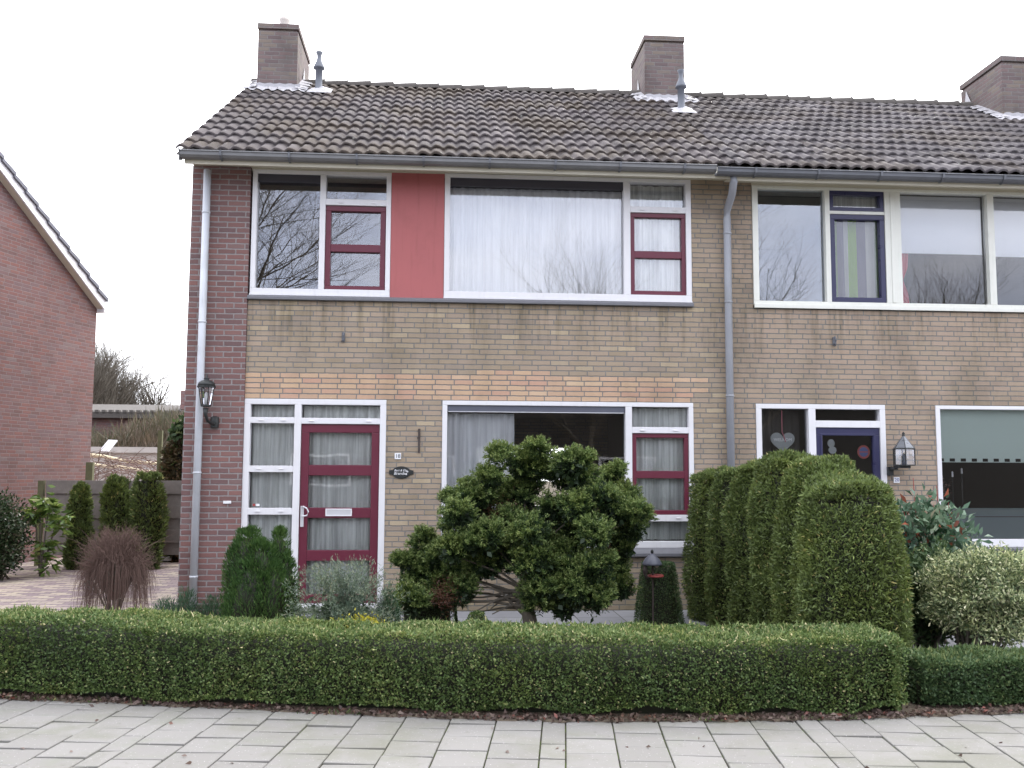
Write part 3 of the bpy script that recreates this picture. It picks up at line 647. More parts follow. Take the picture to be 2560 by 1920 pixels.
MB().box(-0.6135, 0.0105, -0.005, 0.03, 3.628, 5.12).put('facade_panel', 'panel', H1)
f = MB(); frame_box(f, 0.014, 2.973, 3.645, 5.13, 0.064, -0.012, fy1, wb=0.07, wt_=0.045)
f.box(2.152, 2.234, -0.012, fy1, 3.715, 5.085); f.box(2.234, 2.909, -0.012, fy1, 4.714, 4.787); clips(f, (2.38, 2.78), 4.745, -0.012)
W2 = f.put('window', 'white', H1, bevel=0.004); W2['label'] = 'upstairs wide window with white net curtain'
pane(W2, 0.078, 2.152, 3.715, 5.085); pane(W2, 2.234, 2.909, 4.787, 5.085)
sash(W2, 2.237, 2.908, 3.718, 4.712, 0.05, 'burg', (4.208,), 0.085, 0.012, 0.075); pane(W2, 2.287, 2.858, 3.768, 4.66)
MB().box(0.079, 2.151, 0.012, 0.056, 4.988, 5.084).put('roller_shutter', 'shut', W2)
s = MB(); s.prism([(-0.055, 3.575), (-0.055, 3.605), (-0.02, 3.6275), (0.03, 3.6275), (0.03, 3.575)], 'x', -2.24, 2.985); s.put('window_sill', 'sill', H1, bevel=0.003)
s = MB(); s.box(-2.225, -0.6145, -0.022, 0.0, 3.629, 3.6445); s.box(0.0115, 2.975, -0.022, 0.0, 3.629, 3.6445); s.put('sill_strip', 'white', H1)

# front door with side lights
f = MB(); frame_box(f, -2.241, -0.632, 0.075, 2.428, 0.07, -0.01, 0.10, wb=0.04, wt_=0.062)
f.box(-1.675, -1.598, -0.01, 0.10, 0.115, 2.366)
for z0, z1 in ((2.150, 2.218), (1.592, 1.666), (1.112, 1.187)): f.box(-2.171, -1.675, -0.01, 0.10, z0, z1)
f.box(-1.598, -0.702, -0.01, 0.10, 2.146, 2.214); clips(f, (-2.05, -1.80), 2.183, -0.01); clips(f, (-2.06, -1.81), 1.63, -0.01); clips(f, (-2.06, -1.8), 1.15, -0.01); clips(f, (-1.48, -0.83), 2.178, -0.01)
DF = f.put('door_frame', 'white', H1, bevel=0.004)
for z0, z1 in ((2.218, 2.366), (1.666, 2.150), (1.187, 1.592), (0.115, 1.112)): pane(DF, -2.171, -1.675, z0, z1)
pane(DF, -1.598, -0.702, 2.214, 2.366)
MB().box(-2.13, -2.10, 0.056, 0.059, 1.205, 1.235).put('sticker', 'red_p', DF); MB().lathe((-2.07, 0.0, 0.0), [(0.0, 0)], 3) 
MB().box(-2.092, -2.052, 0.056, 0.059, 1.207, 1.233).put('sticker', 'enamel', DF)
d = MB(); frame_box(d, -1.595, -0.705, 0.12, 2.142, 0.09, 0.012, 0.07, wb=0.10, wt_=0.095)
for z0, z1 in ((1.556, 1.677), (1.074, 1.192), (0.592, 0.712)): d.box(-1.505, -0.795, 0.014, 0.07, z0, z1)
DR = d.put('door', 'burg', H1, bevel=0.005)
pane(DR, -1.505, -0.795, 0.22, 2.047, 0.04)
l = MB(); frame_box(l, -1.302, -1.003, 1.096, 1.18, 0.012, 0.0, 0.013); l.put('letterbox', 'enamel', DR, bevel=0.003)
MB().box(-1.290, -1.015, 0.004, 0.012, 1.108, 1.168).put('letterbox_flap', 'chrome', DR)
hd = MB(); hd.box(-1.582, -1.545, 0.0, 0.012, 0.975, 1.21)
hd.tube([(-1.563, -0.005, 1.20), (-1.545, -0.03, 1.205), (-1.505, -0.045, 1.185), (-1.487, -0.045, 1.145), (-1.505, -0.04, 1.105), (-1.55, -0.03, 1.095), (-1.563, 0.0, 1.10)], 0.009, 8)
hd.put('handle', 'chrome', DR, bevel=0.0)
MB().box(-2.25, -0.62, -0.10, 0.04, 0.05, 0.0745).put('doorstep', 'yolk', H1); 
MB().box(-1.60, -0.70, -0.035, -0.011, 0.078, 0.12).put('weatherboard', 'white', H1)

# living-room window
f = MB(); frame_box(f, 0.014, 2.972, 0.735, 2.428, 0.057, -0.01, 0.10, wb=0.075, wt_=0.05)
f.box(2.160, 2.238, -0.01, 0.10, 0.81, 2.378); f.box(2.238, 2.915, -0.01, 0.10, 2.068, 2.140); f.box(2.238, 2.915, -0.01, 0.10, 1.040, 1.115)
clips(f, (2.36, 2.76), 2.10, -0.01); clips(f, (2.40, 2.78), 1.08, -0.01)
W3 = f.put('window', 'white', H1, bevel=0.004); W3['label'] = 'wide ground floor window half hidden by the bush'
pane(W3, 0.071, 2.160, 0.81, 2.378); pane(W3, 2.238, 2.915, 2.14, 2.378); pane(W3, 2.238, 2.915, 0.81, 1.04)
sash(W3, 2.241, 2.913, 1.118, 2.066, 0.05, 'burg', (1.583,), 0.088, 0.010, 0.075); pane(W3, 2.291, 2.863, 1.168, 2.015)
mb = MB(); mb.box(0.072, 2.159, 0.01, 0.055, 2.308, 2.377); mb.put('roller_shutter', 'shutl', W3)
MB().box(0.085, 2.145, 0.004, 0.0095, 2.298, 2.306).put('shutter_strip', 'chrome', W3)
s = MB(); s.prism([(-0.07, 0.640), (-0.07, 0.675), (-0.01, 0.7345), (0.03, 0.7345), (0.03, 0.64)], 'x', -0.0, 2.985); s.put('window_sill', 'sill', H1, bevel=0.003)

# things on and in the end house
curtain(0.08, 2.15, 3.72, 5.0, 0.14, 'net', 'wide white net curtain with fine pleats filling the large upstairs window beside the red panel', 0.10, 0.016, seed=4)
curtain(2.24, 2.90, 3.72, 5.08, 0.13, 'net2', 'pale lace curtain behind the upstairs burgundy sash right of the wide net curtain', 0.13, 0.03, seed=5)
curtain(0.07, 0.86, 0.82, 2.29, 0.15, 'net', 'pale pleated curtain drawn to the left side of the wide ground floor window', 0.115, 0.035, seed=6)
curtain(2.24, 2.91, 0.82, 2.37, 0.13, 'net2', 'pale pleated curtain behind the downstairs burgundy sash between big window and evergreen screen', 0.10, 0.03, seed=8)
curtain(-2.17, -1.68, 0.12, 2.36, 0.13, 'net2', 'grey net curtain behind the narrow side lights left of the front door', 0.10, 0.025, seed=9)
curtain(-1.59, -0.71, 0.2, 2.36, 0.13, 'net2', 'grey net curtain hanging behind the four panes of the burgundy door', 0.12, 0.022, seed=10)
def hook(x, z, label):
    mb = MB(); mb.box(x-0.018, x+0.018, -0.012, 0.0, z-0.05, z+0.05); mb.tube([(x, -0.01, z-0.03), (x, -0.05, z-0.035), (x+0.006, -0.055, z+0.01), (x, -0.03, z+0.055)], 0.009, 8); mb.lathe((x, -0.03, z-0.06), [(0.012, 0), (0.02, 0.01), (0.008, 0.02)], 8)
    return tag(mb.put('wall_hook', 'zincd', loc=(x, 0, z)), label, 'hook')
hook(-1.14, 3.155, 'small grey iron hook high on the yellow brick wall above the burgundy door')
hook(4.705, 3.19, 'small grey hook on the stained brick of the right house above its navy door')
mb = MB(); mb.box(-0.262, -0.238, -0.01, 0.0, 1.82, 2.10); mb.tube([(-0.25, -0.01, 2.09), (-0.25, -0.035, 2.08), (-0.25, -0.03, 2.0)], 0.007, 6); mb.box(-0.272, -0.25, -0.014, -0.0, 1.985, 2.0)
tag(mb.put('wall_bracket', 'iron', loc=(-0.25, 0, 1.82)), 'narrow rusty iron bracket on the yellow brick between door and large window', 'bracket')
t = thing('house_number', 'small square white number plate reading 18 above the oval name plaque', 'house number', (-0.491, -0.006, 1.75))
MB().box(-0.527, -0.455, -0.012, 0, 1.747, 1.818).put('plate', 'enamel', t); text_mesh('18', 0.062, (-0.491, -0.013, 1.782), 'ink', t)
t = thing('name_plaque', 'black oval name plaque with two white flowers left of the wide ground floor window', 'plaque', (-0.449, 0, 1.596))
k = 28; pl = [(-0.449+0.108*math.cos(2*math.pi*i/k), 1.596+0.070*math.sin(2*math.pi*i/k)) for i in range(k)]
mb = MB(); mb.prism(pl[::-1], 'y', -0.018, 0); mb.prism([(-0.589, 1.575), (-0.545, 1.565), (-0.545, 1.627), (-0.589, 1.617)], 'y', -0.015, 0); mb.prism([(-0.353, 1.565), (-0.309, 1.575), (-0.309, 1.617), (-0.353, 1.627)], 'y', -0.015, 0)
mb.put('plate', 'black', t, bevel=0.004)
text_mesh('Bert & Elly', 0.034, (-0.458, -0.019, 1.618), 'enamel', t, 0.35); text_mesh('Brands', 0.046, (-0.470, -0.019, 1.583), 'enamel', t, 0.25)
for fx, fz in ((-0.380, 1.604), (-0.392, 1.576)):
    mb = MB(); mb.lathe((fx, -0.0195, fz), [(0.001, -0.003), (0.006, 0), (0.001, 0.003)], 8)
    for q in range(5): mb.lathe((fx+0.007*math.cos(q*1.257), -0.02, fz+0.007*math.sin(q*1.257)), [(0.001, -0.004), (0.0065, 0), (0.001, 0.004)], 8)
    mb.put('painted_flower', 'enamel', t)
mb = MB(); mb.box(-2.438, -2.350, -0.045, -0.03, 1.236, 1.268); mb.box(-2.37, -2.356, -0.049, -0.045, 1.244, 1.26)
tag(mb.put('doorbell', 'enamel', loc=(-2.39, -0.03, 1.25), bevel=0.003), 'small white oblong doorbell on the red brick pier', 'doorbell')

# lantern on the pier
t = thing('wall_lantern', 'weathered black wall lantern with tapered glass body in front of the left downpipe', 'lantern', (-2.56, -0.03, 2.13))
lx, ly = -2.615, -0.25
mb = MB(); mb.lathe((-2.56, -0.045, 2.15), [(0.045, -0.06), (0.05, 0), (0.045, 0.06)], 12); mb.box(-2.585, -2.535, -0.06, -0.03, 2.09, 2.22); mb.put('wall_plate', 'black', t)
MB().tube([(-2.56, -0.05, 2.16), (-2.565, -0.12, 2.13), (-2.60, -0.22, 2.16), (lx, ly, 2.23), (lx, ly, 2.30)], [0.022, 0.018, 0.018, 0.02, 0.032], 10).put('arm', 'black', t, smooth=True)
mb = MB(); ntop, nbot = 0.085, 0.052
for q in range(6):
    a0 = q*math.pi/3; mb.tube([(lx+nbot*math.cos(a0), ly+nbot*math.sin(a0), 2.33), (lx+ntop*math.cos(a0), ly+ntop*math.sin(a0), 2.53)], 0.006, 5)
mb.lathe((lx, ly, 2.315), [(0.05, 0), (0.058, 0.004), (0.058, 0.02), (0.05, 0.022)], 12); mb.lathe((lx, ly, 2.53), [(0.105, 0), (0.105, 0.012), (0.09, 0.02)], 12); mb.put('lantern_frame', 'black', t)
MB().lathe((lx, ly, 2.55), [(0.10, -0.005), (0.09, 0.03), (0.06, 0.055), (0.03, 0.062), (0.028, 0.075), (0.034, 0.08), (0.012, 0.09), (0.008, 0.13)], 12).put('roof_cap', 'black', t, smooth=True)
MB().lathe((lx, ly, 2.33), [(nbot-0.004, 0.0), (ntop-0.004, 0.195)], 6).put('glass_body', 'lglass', t)
MB().lathe((lx, ly, 2.34), [(0.018, 0), (0.022, 0.06), (0.018, 0.12), (0.005, 0.14)], 10).put('bulb', 'enamel', t, smooth=True)

# ------------------------------------------------------------------ right-hand house (number 20)
H2 = thing('terraced_house', 'right terraced house of stained buff brick with navy door, cream frames and white roller blinds', 'house', (3.384, 0, 0))
w = MB(); Y0 = 0.004
w.box(3.386, 12, Y0, T, 2.428, 3.575); w.box(3.386, 3.724, Y0, T, 3.575, 5.16); w.box(9.3, 12, Y0, T, 3.575, 5.16)
w.box(3.386, 3.728, Y0, T, -0.03, 2.428); w.box(5.316, 5.940, Y0, T, -0.03, 2.428); w.box(5.940, 9.3, Y0, T, -0.03, 0.735); w.box(9.3, 12, Y0, T, -0.03, 2.428)
w.box(3.728, 5.316, 0.03, T, -0.03, 0.05)
w.put('wall', 'pinkish', H2)
w = MB(); w.box(3.386, 12, 7.15, 7.4, -0.03, 5.15); w.prism([(T+.002, -0.03), (7.149, -0.03), (7.149, 5.1), (RY, roofz(RY)-0.1), (T+.002, roofz(T)-0.1)], 'x', 11.75, 12); w.put('rear_wall', 'pinkish', H2)
it = MB(); it.box(3.39, 11.7, 0.3, 7.14, 2.62, 2.74); it.box(3.39, 11.7, 0.3, 7.14, 5.17, 5.2); it.box(3.39, 11.7, 0.3, 7.14, 0.0, 0.04)
it.box(5.40, 5.54, 0.27, 7.14, 0.05, 2.61); it.box(5.42, 5.52, 0.27, 7.14, 2.75, 5.16); it.box(3.40, 3.46, 0.27, 7.14, 0.05, 5.16); it.box(3.47, 5.39, 3.2, 3.3, 0.05, 2.61); it.box(3.47, 11.69, 3.6, 3.7, 2.75, 5.16); it.box(5.55, 11.69, 5.2, 5.3, 0.05, 2.61)
it.put('interior', 'roomd', H2)
sf = MB(); sf.box(3.386, 12, -0.40, 0.003, 5.118, 5.14); sf.box(3.726, 9.298, 0.004, 0.1, 5.085, 5.1175); sf.box(3.386, 12, -0.415, -0.4005, 5.01, 5.16); sf.put('soffit', 'soffit', H2)
RF2 = make_roof(H2, 3.384, 12.0, 'roof2')
CH3 = chimney(RF2, 8.68, 9.35, 2.75, 3.95, 8.14)
flue(RF2, 3.50, 2.43, 6.93, 0.64)
gutter(H2, 3.15, 12.0, 5.078, y=-0.475, mat='zincd', caps=False)
downpipe(H2, 3.395, 0.05, 5.05, y=-0.075, r=0.045, mat='pvcd', swan=True, joints=(4.45, 3.62, 2.50))
f = MB(); frame_box(f, 3.728, 9.298, 3.62, 5.085, 0.07, -0.012, 0.1, wb=0.05, wt_=0.035); f.box(3.728, 9.298, -0.035, -0.0125, 3.58, 3.63)
f.box(4.632, 4.692, -0.012, 0.1, 3.67, 5.05); f.box(4.692, 5.38, -0.012, 0.1, 4.757, 4.795); f.box(5.382, 5.583, -0.012, 0.1, 3.67, 5.05); f.box(5.45, 5.50, -0.02, -0.0125, 3.67, 5.05)
f.box(6.690, 6.775, -0.012, 0.1, 3.67, 5.05); f.box(7.9, 7.98, -0.012, 0.1, 3.67, 5.05)
W4 = f.put('window', 'cream', H2, bevel=0.004); W4['label'] = 'long upstairs window band with roller blinds'
pane(W4, 3.798, 4.632, 3.67, 5.05, mat='glass2'); pane(W4, 5.583, 6.69, 3.67, 5.05, mat='glass3'); pane(W4, 6.775, 7.9, 3.67, 5.05, mat='glass3'); pane(W4, 7.98, 9.228, 3.67, 5.05)
sash(W4, 4.694, 5.379, 4.797, 5.049, 0.05, 'navy', (), 0, 0.0, 0.075); pane(W4, 4.744, 5.329, 4.847, 4.999)
sash(W4, 4.694, 5.379, 3.672, 4.755, 0.06, 'navy', (), 0, 0.0, 0.075); pane(W4, 4.754, 5.319, 3.732, 4.695, mat='glass3')
f = MB(); frame_box(f, 3.73, 5.314, 0.08, 2.428, 0.068, -0.008, 0.1, wb=0.04, wt_=0.055); f.box(4.368, 4.455, -0.008, 0.1, 0.12, 2.373); f.box(4.455, 5.246, -0.008, 0.1, 2.153, 2.235)
DF2 = f.put('door_frame', 'white', H2, bevel=0.004); pane(DF2, 3.798, 4.368, 0.12, 2.373); pane(DF2, 4.455, 5.246, 2.235, 2.373)
d = MB(); frame_box(d, 4.457, 5.244, 0.12, 2.151, 0.085, 0.012, 0.07, wb=0.1); D2 = d.put('door', 'navy', H2, bevel=0.005); 
mo_ = MB(); frame_box(mo_, 4.51, 5.19, 0.25, 2.08, 0.022, 0.004, 0.0115); mo_.put('moulding', 'navy', D2, bevel=0.003)
pane(D2, 4.542, 5.159, 0.22, 2.066, 0.04)
k = 20; ring = MB()
o_ = [(5.06+0.078*math.cos(2*math.pi*i/k), 1.865+0.082*math.sin(2*math.pi*i/k)) for i in range(k)]; i_ = [(5.06+0.056*math.cos(2*math.pi*i/k), 1.865+0.058*math.sin(2*math.pi*i/k)) for i in range(k)]
ring.add([(p[0], 0.052, p[1]) for p in o_]+[(p[0], 0.052, p[1]) for p in i_], [(i, (i+1) % k, k+(i+1) % k, k+i) for i in range(k)]); ring.box(5.0, 5.12, 0.049, 0.0515, 1.859, 1.871); ring.put('sticker', 'red_p', D2)
MB().prism(i_[::-1], 'y', 0.0516, 0.054).put('sticker', 'bluec', D2)
mb = MB(); mb.prism([(4.66+0.045*math.cos(2*math.pi*i/14), 1.965+0.05*math.sin(2*math.pi*i/14)) for i in range(14)][::-1], 'y', 0.0495, 0.052); mb.prism([(4.675+0.05*math.cos(2*math.pi*i/14), 1.885+0.045*math.sin(2*math.pi*i/14)) for i in range(14)][::-1], 'y', 0.0493, 0.0518); mb.put('sticker', 'greyheart', D2)
f = MB(); frame_box(f, 5.942, 9.298, 0.74, 2.428, 0.056, -0.008, 0.1, wb=0.09, wt_=0.042)
W5 = f.put('window', 'white', H2, bevel=0.004); W5['label'] = 'ground floor window with pale green blind'
pane(W5, 5.998, 9.242, 0.83, 2.386); MB().box(6.0, 9.24, 0.069, 0.071, 1.10, 1.20).put('window_film', 'film', W5); MB().box(6.0, 9.24, 0.069, 0.071, 0.835, 1.09).put('window_film', 'film', W5)
MB().prism([(-0.05, 0.70), (-0.05, 0.72), (-0.01, 0.7395), (0.003, 0.7395), (0.003, 0.70)], 'x', 5.92, 9.3).put('window_sill', 'sill', H2)
# blinds, curtains and ornaments of the right-hand house
o = MB().box(5.60, 6.68, 0.12, 0.124, 4.318, 5.04).put('roller_blind', 'blind', loc=(6.14, 0.12, 5.04)); tag(o, 'white roller blind half lowered upstairs above the red curtain', 'blind', 'upstairs roller blinds')
o = MB().box(6.79, 7.88, 0.12, 0.124, 4.30, 5.04).put('roller_blind', 'blind', loc=(7.34, 0.12, 5.04)); tag(o, 'white roller blind half lowered upstairs at the right edge of the photo', 'blind', 'upstairs roller blinds')
v = []; n = 14
for kz in range(9):
    z = 4.95-kz*0.16; wd = 0.15-0.075*math.exp(-((z-3.98)/0.13)**2); 
    for i in range(n): v.append((5.60+wd*i/(n-1), 0.17+0.022*math.sin(i*1.9), z))
tag(put('curtain', v, [(a_*n+i, a_*n+i+1, (a_+1)*n+i+1, (a_+1)*n+i) for a_ in range(8) for i in range(n-1)], 'redcloth', loc=(5.67, 0.17, 3.67), smooth=True), 'red curtain gathered at its waist below the white roller blind', 'curtain')
curtain(4.70, 5.37, 3.68, 4.76, 0.16, 'stripe', 'green, grey and white striped curtain behind the navy sash', 0.16, 0.02, seed=12)
curtain(4.70, 5.37, 4.80, 5.05, 0.16, 'net2', 'plain grey cloth behind the small navy top light upstairs', 0.3, 0.004, seed=13)
curtain(3.80, 4.36, 0.2, 2.37, 0.30, 'roomd', 'dark pleated curtain behind the hanging wooden heart', 0.12, 0.03, seed=14)
mb = MB(); mb.box(6.0, 9.24, 0.12, 0.124, 1.795, 2.386)
x = 6.0; mb2 = []
mb.box(6.0, 9.24, 0.12, 0.124, 1.748, 1.757)
while x < 9.1: mb.box(x-(0.0 if x < 6.01 else 0.044), x+0.026, 0.12, 0.124, 1.757, 1.795); x += 0.139
o = mb.put('roller_blind', 'gblind', loc=(7.6, 0.12, 2.386)); tag(o, 'pale green roller blind with crenellated hem in the ground floor window', 'blind')
t = thing('hanging_heart', 'grey wooden heart with white lettering hanging by a pink ribbon in the side pane', 'ornament', (4.093, 0.13, 2.0))
hp = []
for i in range(40):
    a = 2*math.pi*i/40; hp.append((4.093+0.148*(math.sin(a)**3), 1.985+0.0098*(13*math.cos(a)-5*math.cos(2*a)-2*math.cos(3*a)-math.cos(4*a))*0.92))
MB().prism(hp, 'y', 0.118, 0.130).put('heart', 'greyheart', t)
text_mesh('WELKOM', 0.052, (4.093, 0.1165, 2.005), 'enamel', t)
mb = MB(); mb.tube([(4.085, 0.115, 2.36), (4.085, 0.114, 2.10), (4.105, 0.112, 2.05), (4.125, 0.112, 1.98)], 0.006, 6); mb.put('ribbon', 'pinkc', t)
# ornaments on the sill inside
t = thing('flower_vase', 'purple-red flowers in a small vase inside at the left end of the dark window', 'vase', (6.10, 0.2, 0.85))
MB().lathe((6.12, 0.24, 0.84), [(0.04, 0), (0.07, 0.06), (0.06, 0.14), (0.035, 0.2), (0.045, 0.24)], 12).put('vase', 'shutl', t, smooth=True)
nP = 120; Pp = np.array((6.12, 0.24, 1.42))+rng.normal(size=(nP, 3))*np.array((0.05, 0.03, 0.09)); foliage('flowers', [leaf_arrays(Pp, rng.normal(size=(nP, 3)), 0.04, 0.03, rng.random(nP))], 'l_litter', t)
MB().tube([(6.12, 0.24, 1.06), (6.12, 0.24, 1.42)], 0.006, 5).put('stems', 'twig', t)
for q, (xx, zz) in enumerate(((6.32, 1.60), (6.44, 1.64))):
    t = thing('window_candle', ('left' if q == 0 else 'right')+' one of two small white candles on thin stems behind the dark window', 'candle', (xx, 0.35, 1.1), 'candles behind the dark window')
    MB().lathe((xx, 0.35, zz), [(0.011, -0.03), (0.011, 0.03), (0.003, 0.04)], 8).put('wax', 'enamel', t); MB().lathe((xx, 0.35, 0.85), [(0.05, 0), (0.008, 0.02), (0.006, zz-0.88)], 8).put('holder', 'black', t)
# lantern and number of the right-hand house
t = thing('wall_lantern', 'black six-sided wall lantern with pointed glass roof between navy door and green blind', 'lantern', (5.34, 0, 1.6))
lx, ly = 5.435, -0.20
mb = MB(); mb.box(5.31, 5.375, -0.05, 0.0, 1.585, 1.69); mb.put('wall_plate', 'black', t)
mb = MB(); mb.box(5.325, 5.365, -0.18, -0.05, 1.655, 1.685); mb.box(5.33, 5.48, -0.26, -0.14, 1.672, 1.70); mb.put('arm', 'black', t)
mb = MB(); ro = 0.125
for q in range(6):
    a0 = q*math.pi/3+0.2; xx, yy = lx+ro*math.cos(a0), ly+ro*math.sin(a0)
    mb.tube([(xx, yy, 1.705), (xx, yy, 1.90)], 0.007, 6); mb.tube([(xx, yy, 1.90), (lx, ly, 2.06)], 0.006, 6)
mb.lathe((lx, ly, 1.70), [(0.13, 0), (0.13, 0.014)], 6, 0.2); mb.lathe((lx, ly, 1.895), [(0.137, 0), (0.132, 0.012)], 6, 0.2); mb.lathe((lx, ly, 2.05), [(0.02, 0), (0.014, 0.02), (0.018, 0.03), (0.004, 0.05)], 8)
mb.put('lantern_frame', 'black', t)
MB().lathe((lx, ly, 1.715), [(0.118, 0), (0.118, 0.18)], 6, 0.2).put('glass_body', 'lglass', t)
MB().lathe((lx, ly, 1.91), [(0.122, 0.0), (0.012, 0.145)], 6, 0.2).put('roof_glass', 'brass', t)
MB().lathe((lx, ly, 1.712), [(0.03, 0), (0.03, 0.05), (0.022, 0.055), (0.03, 0.09), (0.01, 0.13)], 10).put('bulb', 'shutl', t, smooth=True)
t = thing('house_number', 'small white number plate reading 20 directly below the six-sided lantern', 'house number', (5.43, 0, 1.5))
MB().box(5.395, 5.465, -0.01, 0.003, 1.498, 1.568).put('plate', 'enamel', t); text_mesh('20', 0.06, (5.43, -0.011, 1.533), 'blueink', t)

# ------------------------------------------------------------------ neighbouring house on the left
a0 = 0.288; NX, NY = -6.67, 7.75
NH = thing('neighbour_house', 'neighbouring red brick house with white barge board at the left edge of the photo', 'house', (NX, NY, 0)); NH.rotation_euler = (0, 0, -a0)
LOC[NH] = np.zeros(3, dtype=np.float32)     # children below are modelled in the house's own frame: +y runs away from the street
EZn = 4.79; sl_ = 0.645; Dp = 8.6; OV = 0.07
mb = MB(); mb.prism([(0, 0), (0, EZn), (-Dp/2, EZn+sl_*Dp/2), (-Dp, EZn), (-Dp, 0)], 'x', -7.0, 0.0); mb.put('wall', 'nred', NH)
mb = MB()
n_r = 15; stepl = (Dp/2+OV)/n_r
for i in range(n_r):     # stepped verge of thick tiles on both slopes
    for sgn in (1, -1):
        ya = -Dp/2+sgn*(Dp/2+OV-i*stepl); yb = -Dp/2+sgn*(Dp/2+OV-(i+1)*stepl-0.03)
        za = EZn-OV*sl_+i*stepl*sl_; zb = za+(stepl+0.03)*sl_
        q = [(ya, za+0.10), (yb, zb+0.055), (yb, zb+0.12), (ya, za+0.17)]
        mb.prism(q if sgn > 0 else q[::-1], 'x', -7.2, 0.20)
NR = mb.put('roof', 'nroof', NH)
mb = MB()
for sgn in (1, -1):
    y1 = -Dp/2+sgn*(Dp/2+OV-0.03); z1 = EZn-(OV-0.03)*sl_
    q = [(y1, z1-0.09), (-Dp/2, EZn+sl_*Dp/2-0.09), (-Dp/2, EZn+sl_*Dp/2+0.095), (y1, z1+0.095)]
    mb.prism(q if sgn > 0 else q[::-1], 'x', 0.13, 0.16)
mb.put('barge_board', 'white', NH)
mb = MB()
for sgn in (1, -1):
    y1 = -Dp/2+sgn*(Dp/2+OV-0.03); z1 = EZn-(OV-0.03)*sl_
    q = [(y1, z1-0.09), (-Dp/2, EZn+sl_*Dp/2-0.09), (-Dp/2, EZn+sl_*Dp/2-0.07), (y1, z1-0.07)]
    mb.prism(q if sgn > 0 else q[::-1], 'x', 0.001, 0.129)
mb.put('soffit', 'soffit', NH)
mb = MB(); mb.box(-7.2, 0.155, 0.002, 0.12, EZn-0.15, EZn-0.09); mb.put('gutter', 'white', NH)

# ------------------------------------------------------------------ fence and yard behind the driveway
FN = thing('plank_fence', 'low weathered fence of wide horizontal planks behind the young evergreens on the left', 'fence', (-5.7, 5.6, 0))
mb = MB(); z = 1.20
for i in range(6): mb.box(-6.62, -4.35, 5.62+0.03*(i % 2), 5.645+0.03*(i % 2), z, z+0.225); z -= 0.205
mb.put('planks', 'wood', FN, bevel=0.004)
for x in (-6.68, -5.3, -4.3): MB().box(x-0.045, x+0.045, 5.55, 5.64, 0, 1.42).put('post', 'woodg', FN)
o = MB().box(-6.46, -6.34, 6.95, 7.05, 0, 1.74).put('garden_post', 'woodg', loc=(-6.4, 7, 0)); tag(o, 'short mossy square post against the corner of the red neighbour wall', 'post')
o = MB().box(-5.50, -5.42, 8.0, 8.08, 0, 2.37).put('garden_post', 'woodg', loc=(-5.46, 8, 0)); tag(o, 'tall thin wooden post behind the brown ivy', 'post')

GW = thing('garage_row', 'long low brown building with tiled roof and small chimney far behind the bare shrubs', 'building', (-11, 25, 0))
MB().box(-22, -3, 25.6, 31, 0, 3.55).put('wall', 'nred', GW)
mb = MB(); mb.prism([(25.2, 3.50), (28.3, 4.05), (31.4, 3.5), (31.4, 3.6), (28.3, 4.20), (25.2, 3.72)], 'x', -22, -3)
for i in range(76): mb.box(-22+i*0.25, -21.87+i*0.25, 25.15, 25.4, 3.70, 3.79)
gr = mb.put('roof', 'ridge', GW); MB().box(-9.95, -9.40, 26.2, 26.8, 3.9, 4.62).put('chimney', 'nred', gr)
mb = MB(); mb.box(-9.3, -6.6, 15.0, 17.0, 0, 2.05); mb.prism([(14.9, 2.05), (17.1, 2.05), (17.1, 2.16), (14.9, 2.20)], 'x', -9.4, -6.55)
tag(mb.put('garden_shed', 'shed', loc=(-8, 15, 0)), 'low whitish shed behind the felled branches', 'shed')
for q, (pa, pb, lab) in enumerate((((-8.3, 12, 1.95), (-5.9, 12.2, 1.62), 'upper of two long pale barked branches lying above the plank fence'), ((-8.3, 11.6, 1.76), (-6.6, 11.8, 1.56), 'lower and shorter of the two pale barked branches above the plank fence'))):
    pts = [tuple(pa[i]+(pb[i]-pa[i])*k/6+(0.02*math.sin(k*2+q) if i == 2 else 0) for i in range(3)) for k in range(7)]
    tag(MB().tube(pts, [0.045-0.003*k for k in range(7)], 8).put('felled_branch', 'log', loc=pa, smooth=True), lab, 'branch', 'felled branches')
t = thing('garden_table', 'white tarpaulin-covered garden table under the felled branches', 'table', (-7.1, 11, 0))
mb = MB(); mb.box(-7.85, -6.4, 10.6, 11.6, 1.28, 1.34); mb.box(-7.85, -6.4, 10.58, 10.6, 0.75, 1.32); mb.put('tarpaulin', 'whitey', t)
for x in (-7.8, -6.45):
    for y in (10.65, 11.55): MB().box(x-0.03, x+0.03, y-0.03, y+0.03, 0, 1.28).put('leg', 'wood', t)
t = thing('bird_table', 'tilted white board on a post in front of the greenish shrubs', 'bird table', (-8.15, 13, 0))
MB().add([(-8.32, 13, 2.06), (-8.10, 13, 2.05), (-7.98, 13.25, 2.33), (-8.20, 13.25, 2.34), (-8.32, 13.02, 2.04), (-8.10, 13.02, 2.03), (-7.98, 13.27, 2.31), (-8.20, 13.27, 2.32)], [(0, 1, 2, 3), (7, 6, 5, 4), (0, 4, 5, 1), (1, 5, 6, 2), (2, 6, 7, 3), (3, 7, 4, 0)]).put('board', 'whitey', t)
MB().box(-8.17, -8.11, 13.1, 13.16, 0, 2.15).put('post', 'wood', t)
o = MB().box(-4.95, -4.66, 6.15, 6.35, 0.03, 0.10).put('white_block', 'whitey', loc=(-4.8, 6.2, 0)); tag(o, 'small white tray lying at the end of the paved driveway', 'block')  # plain low white block on the paving

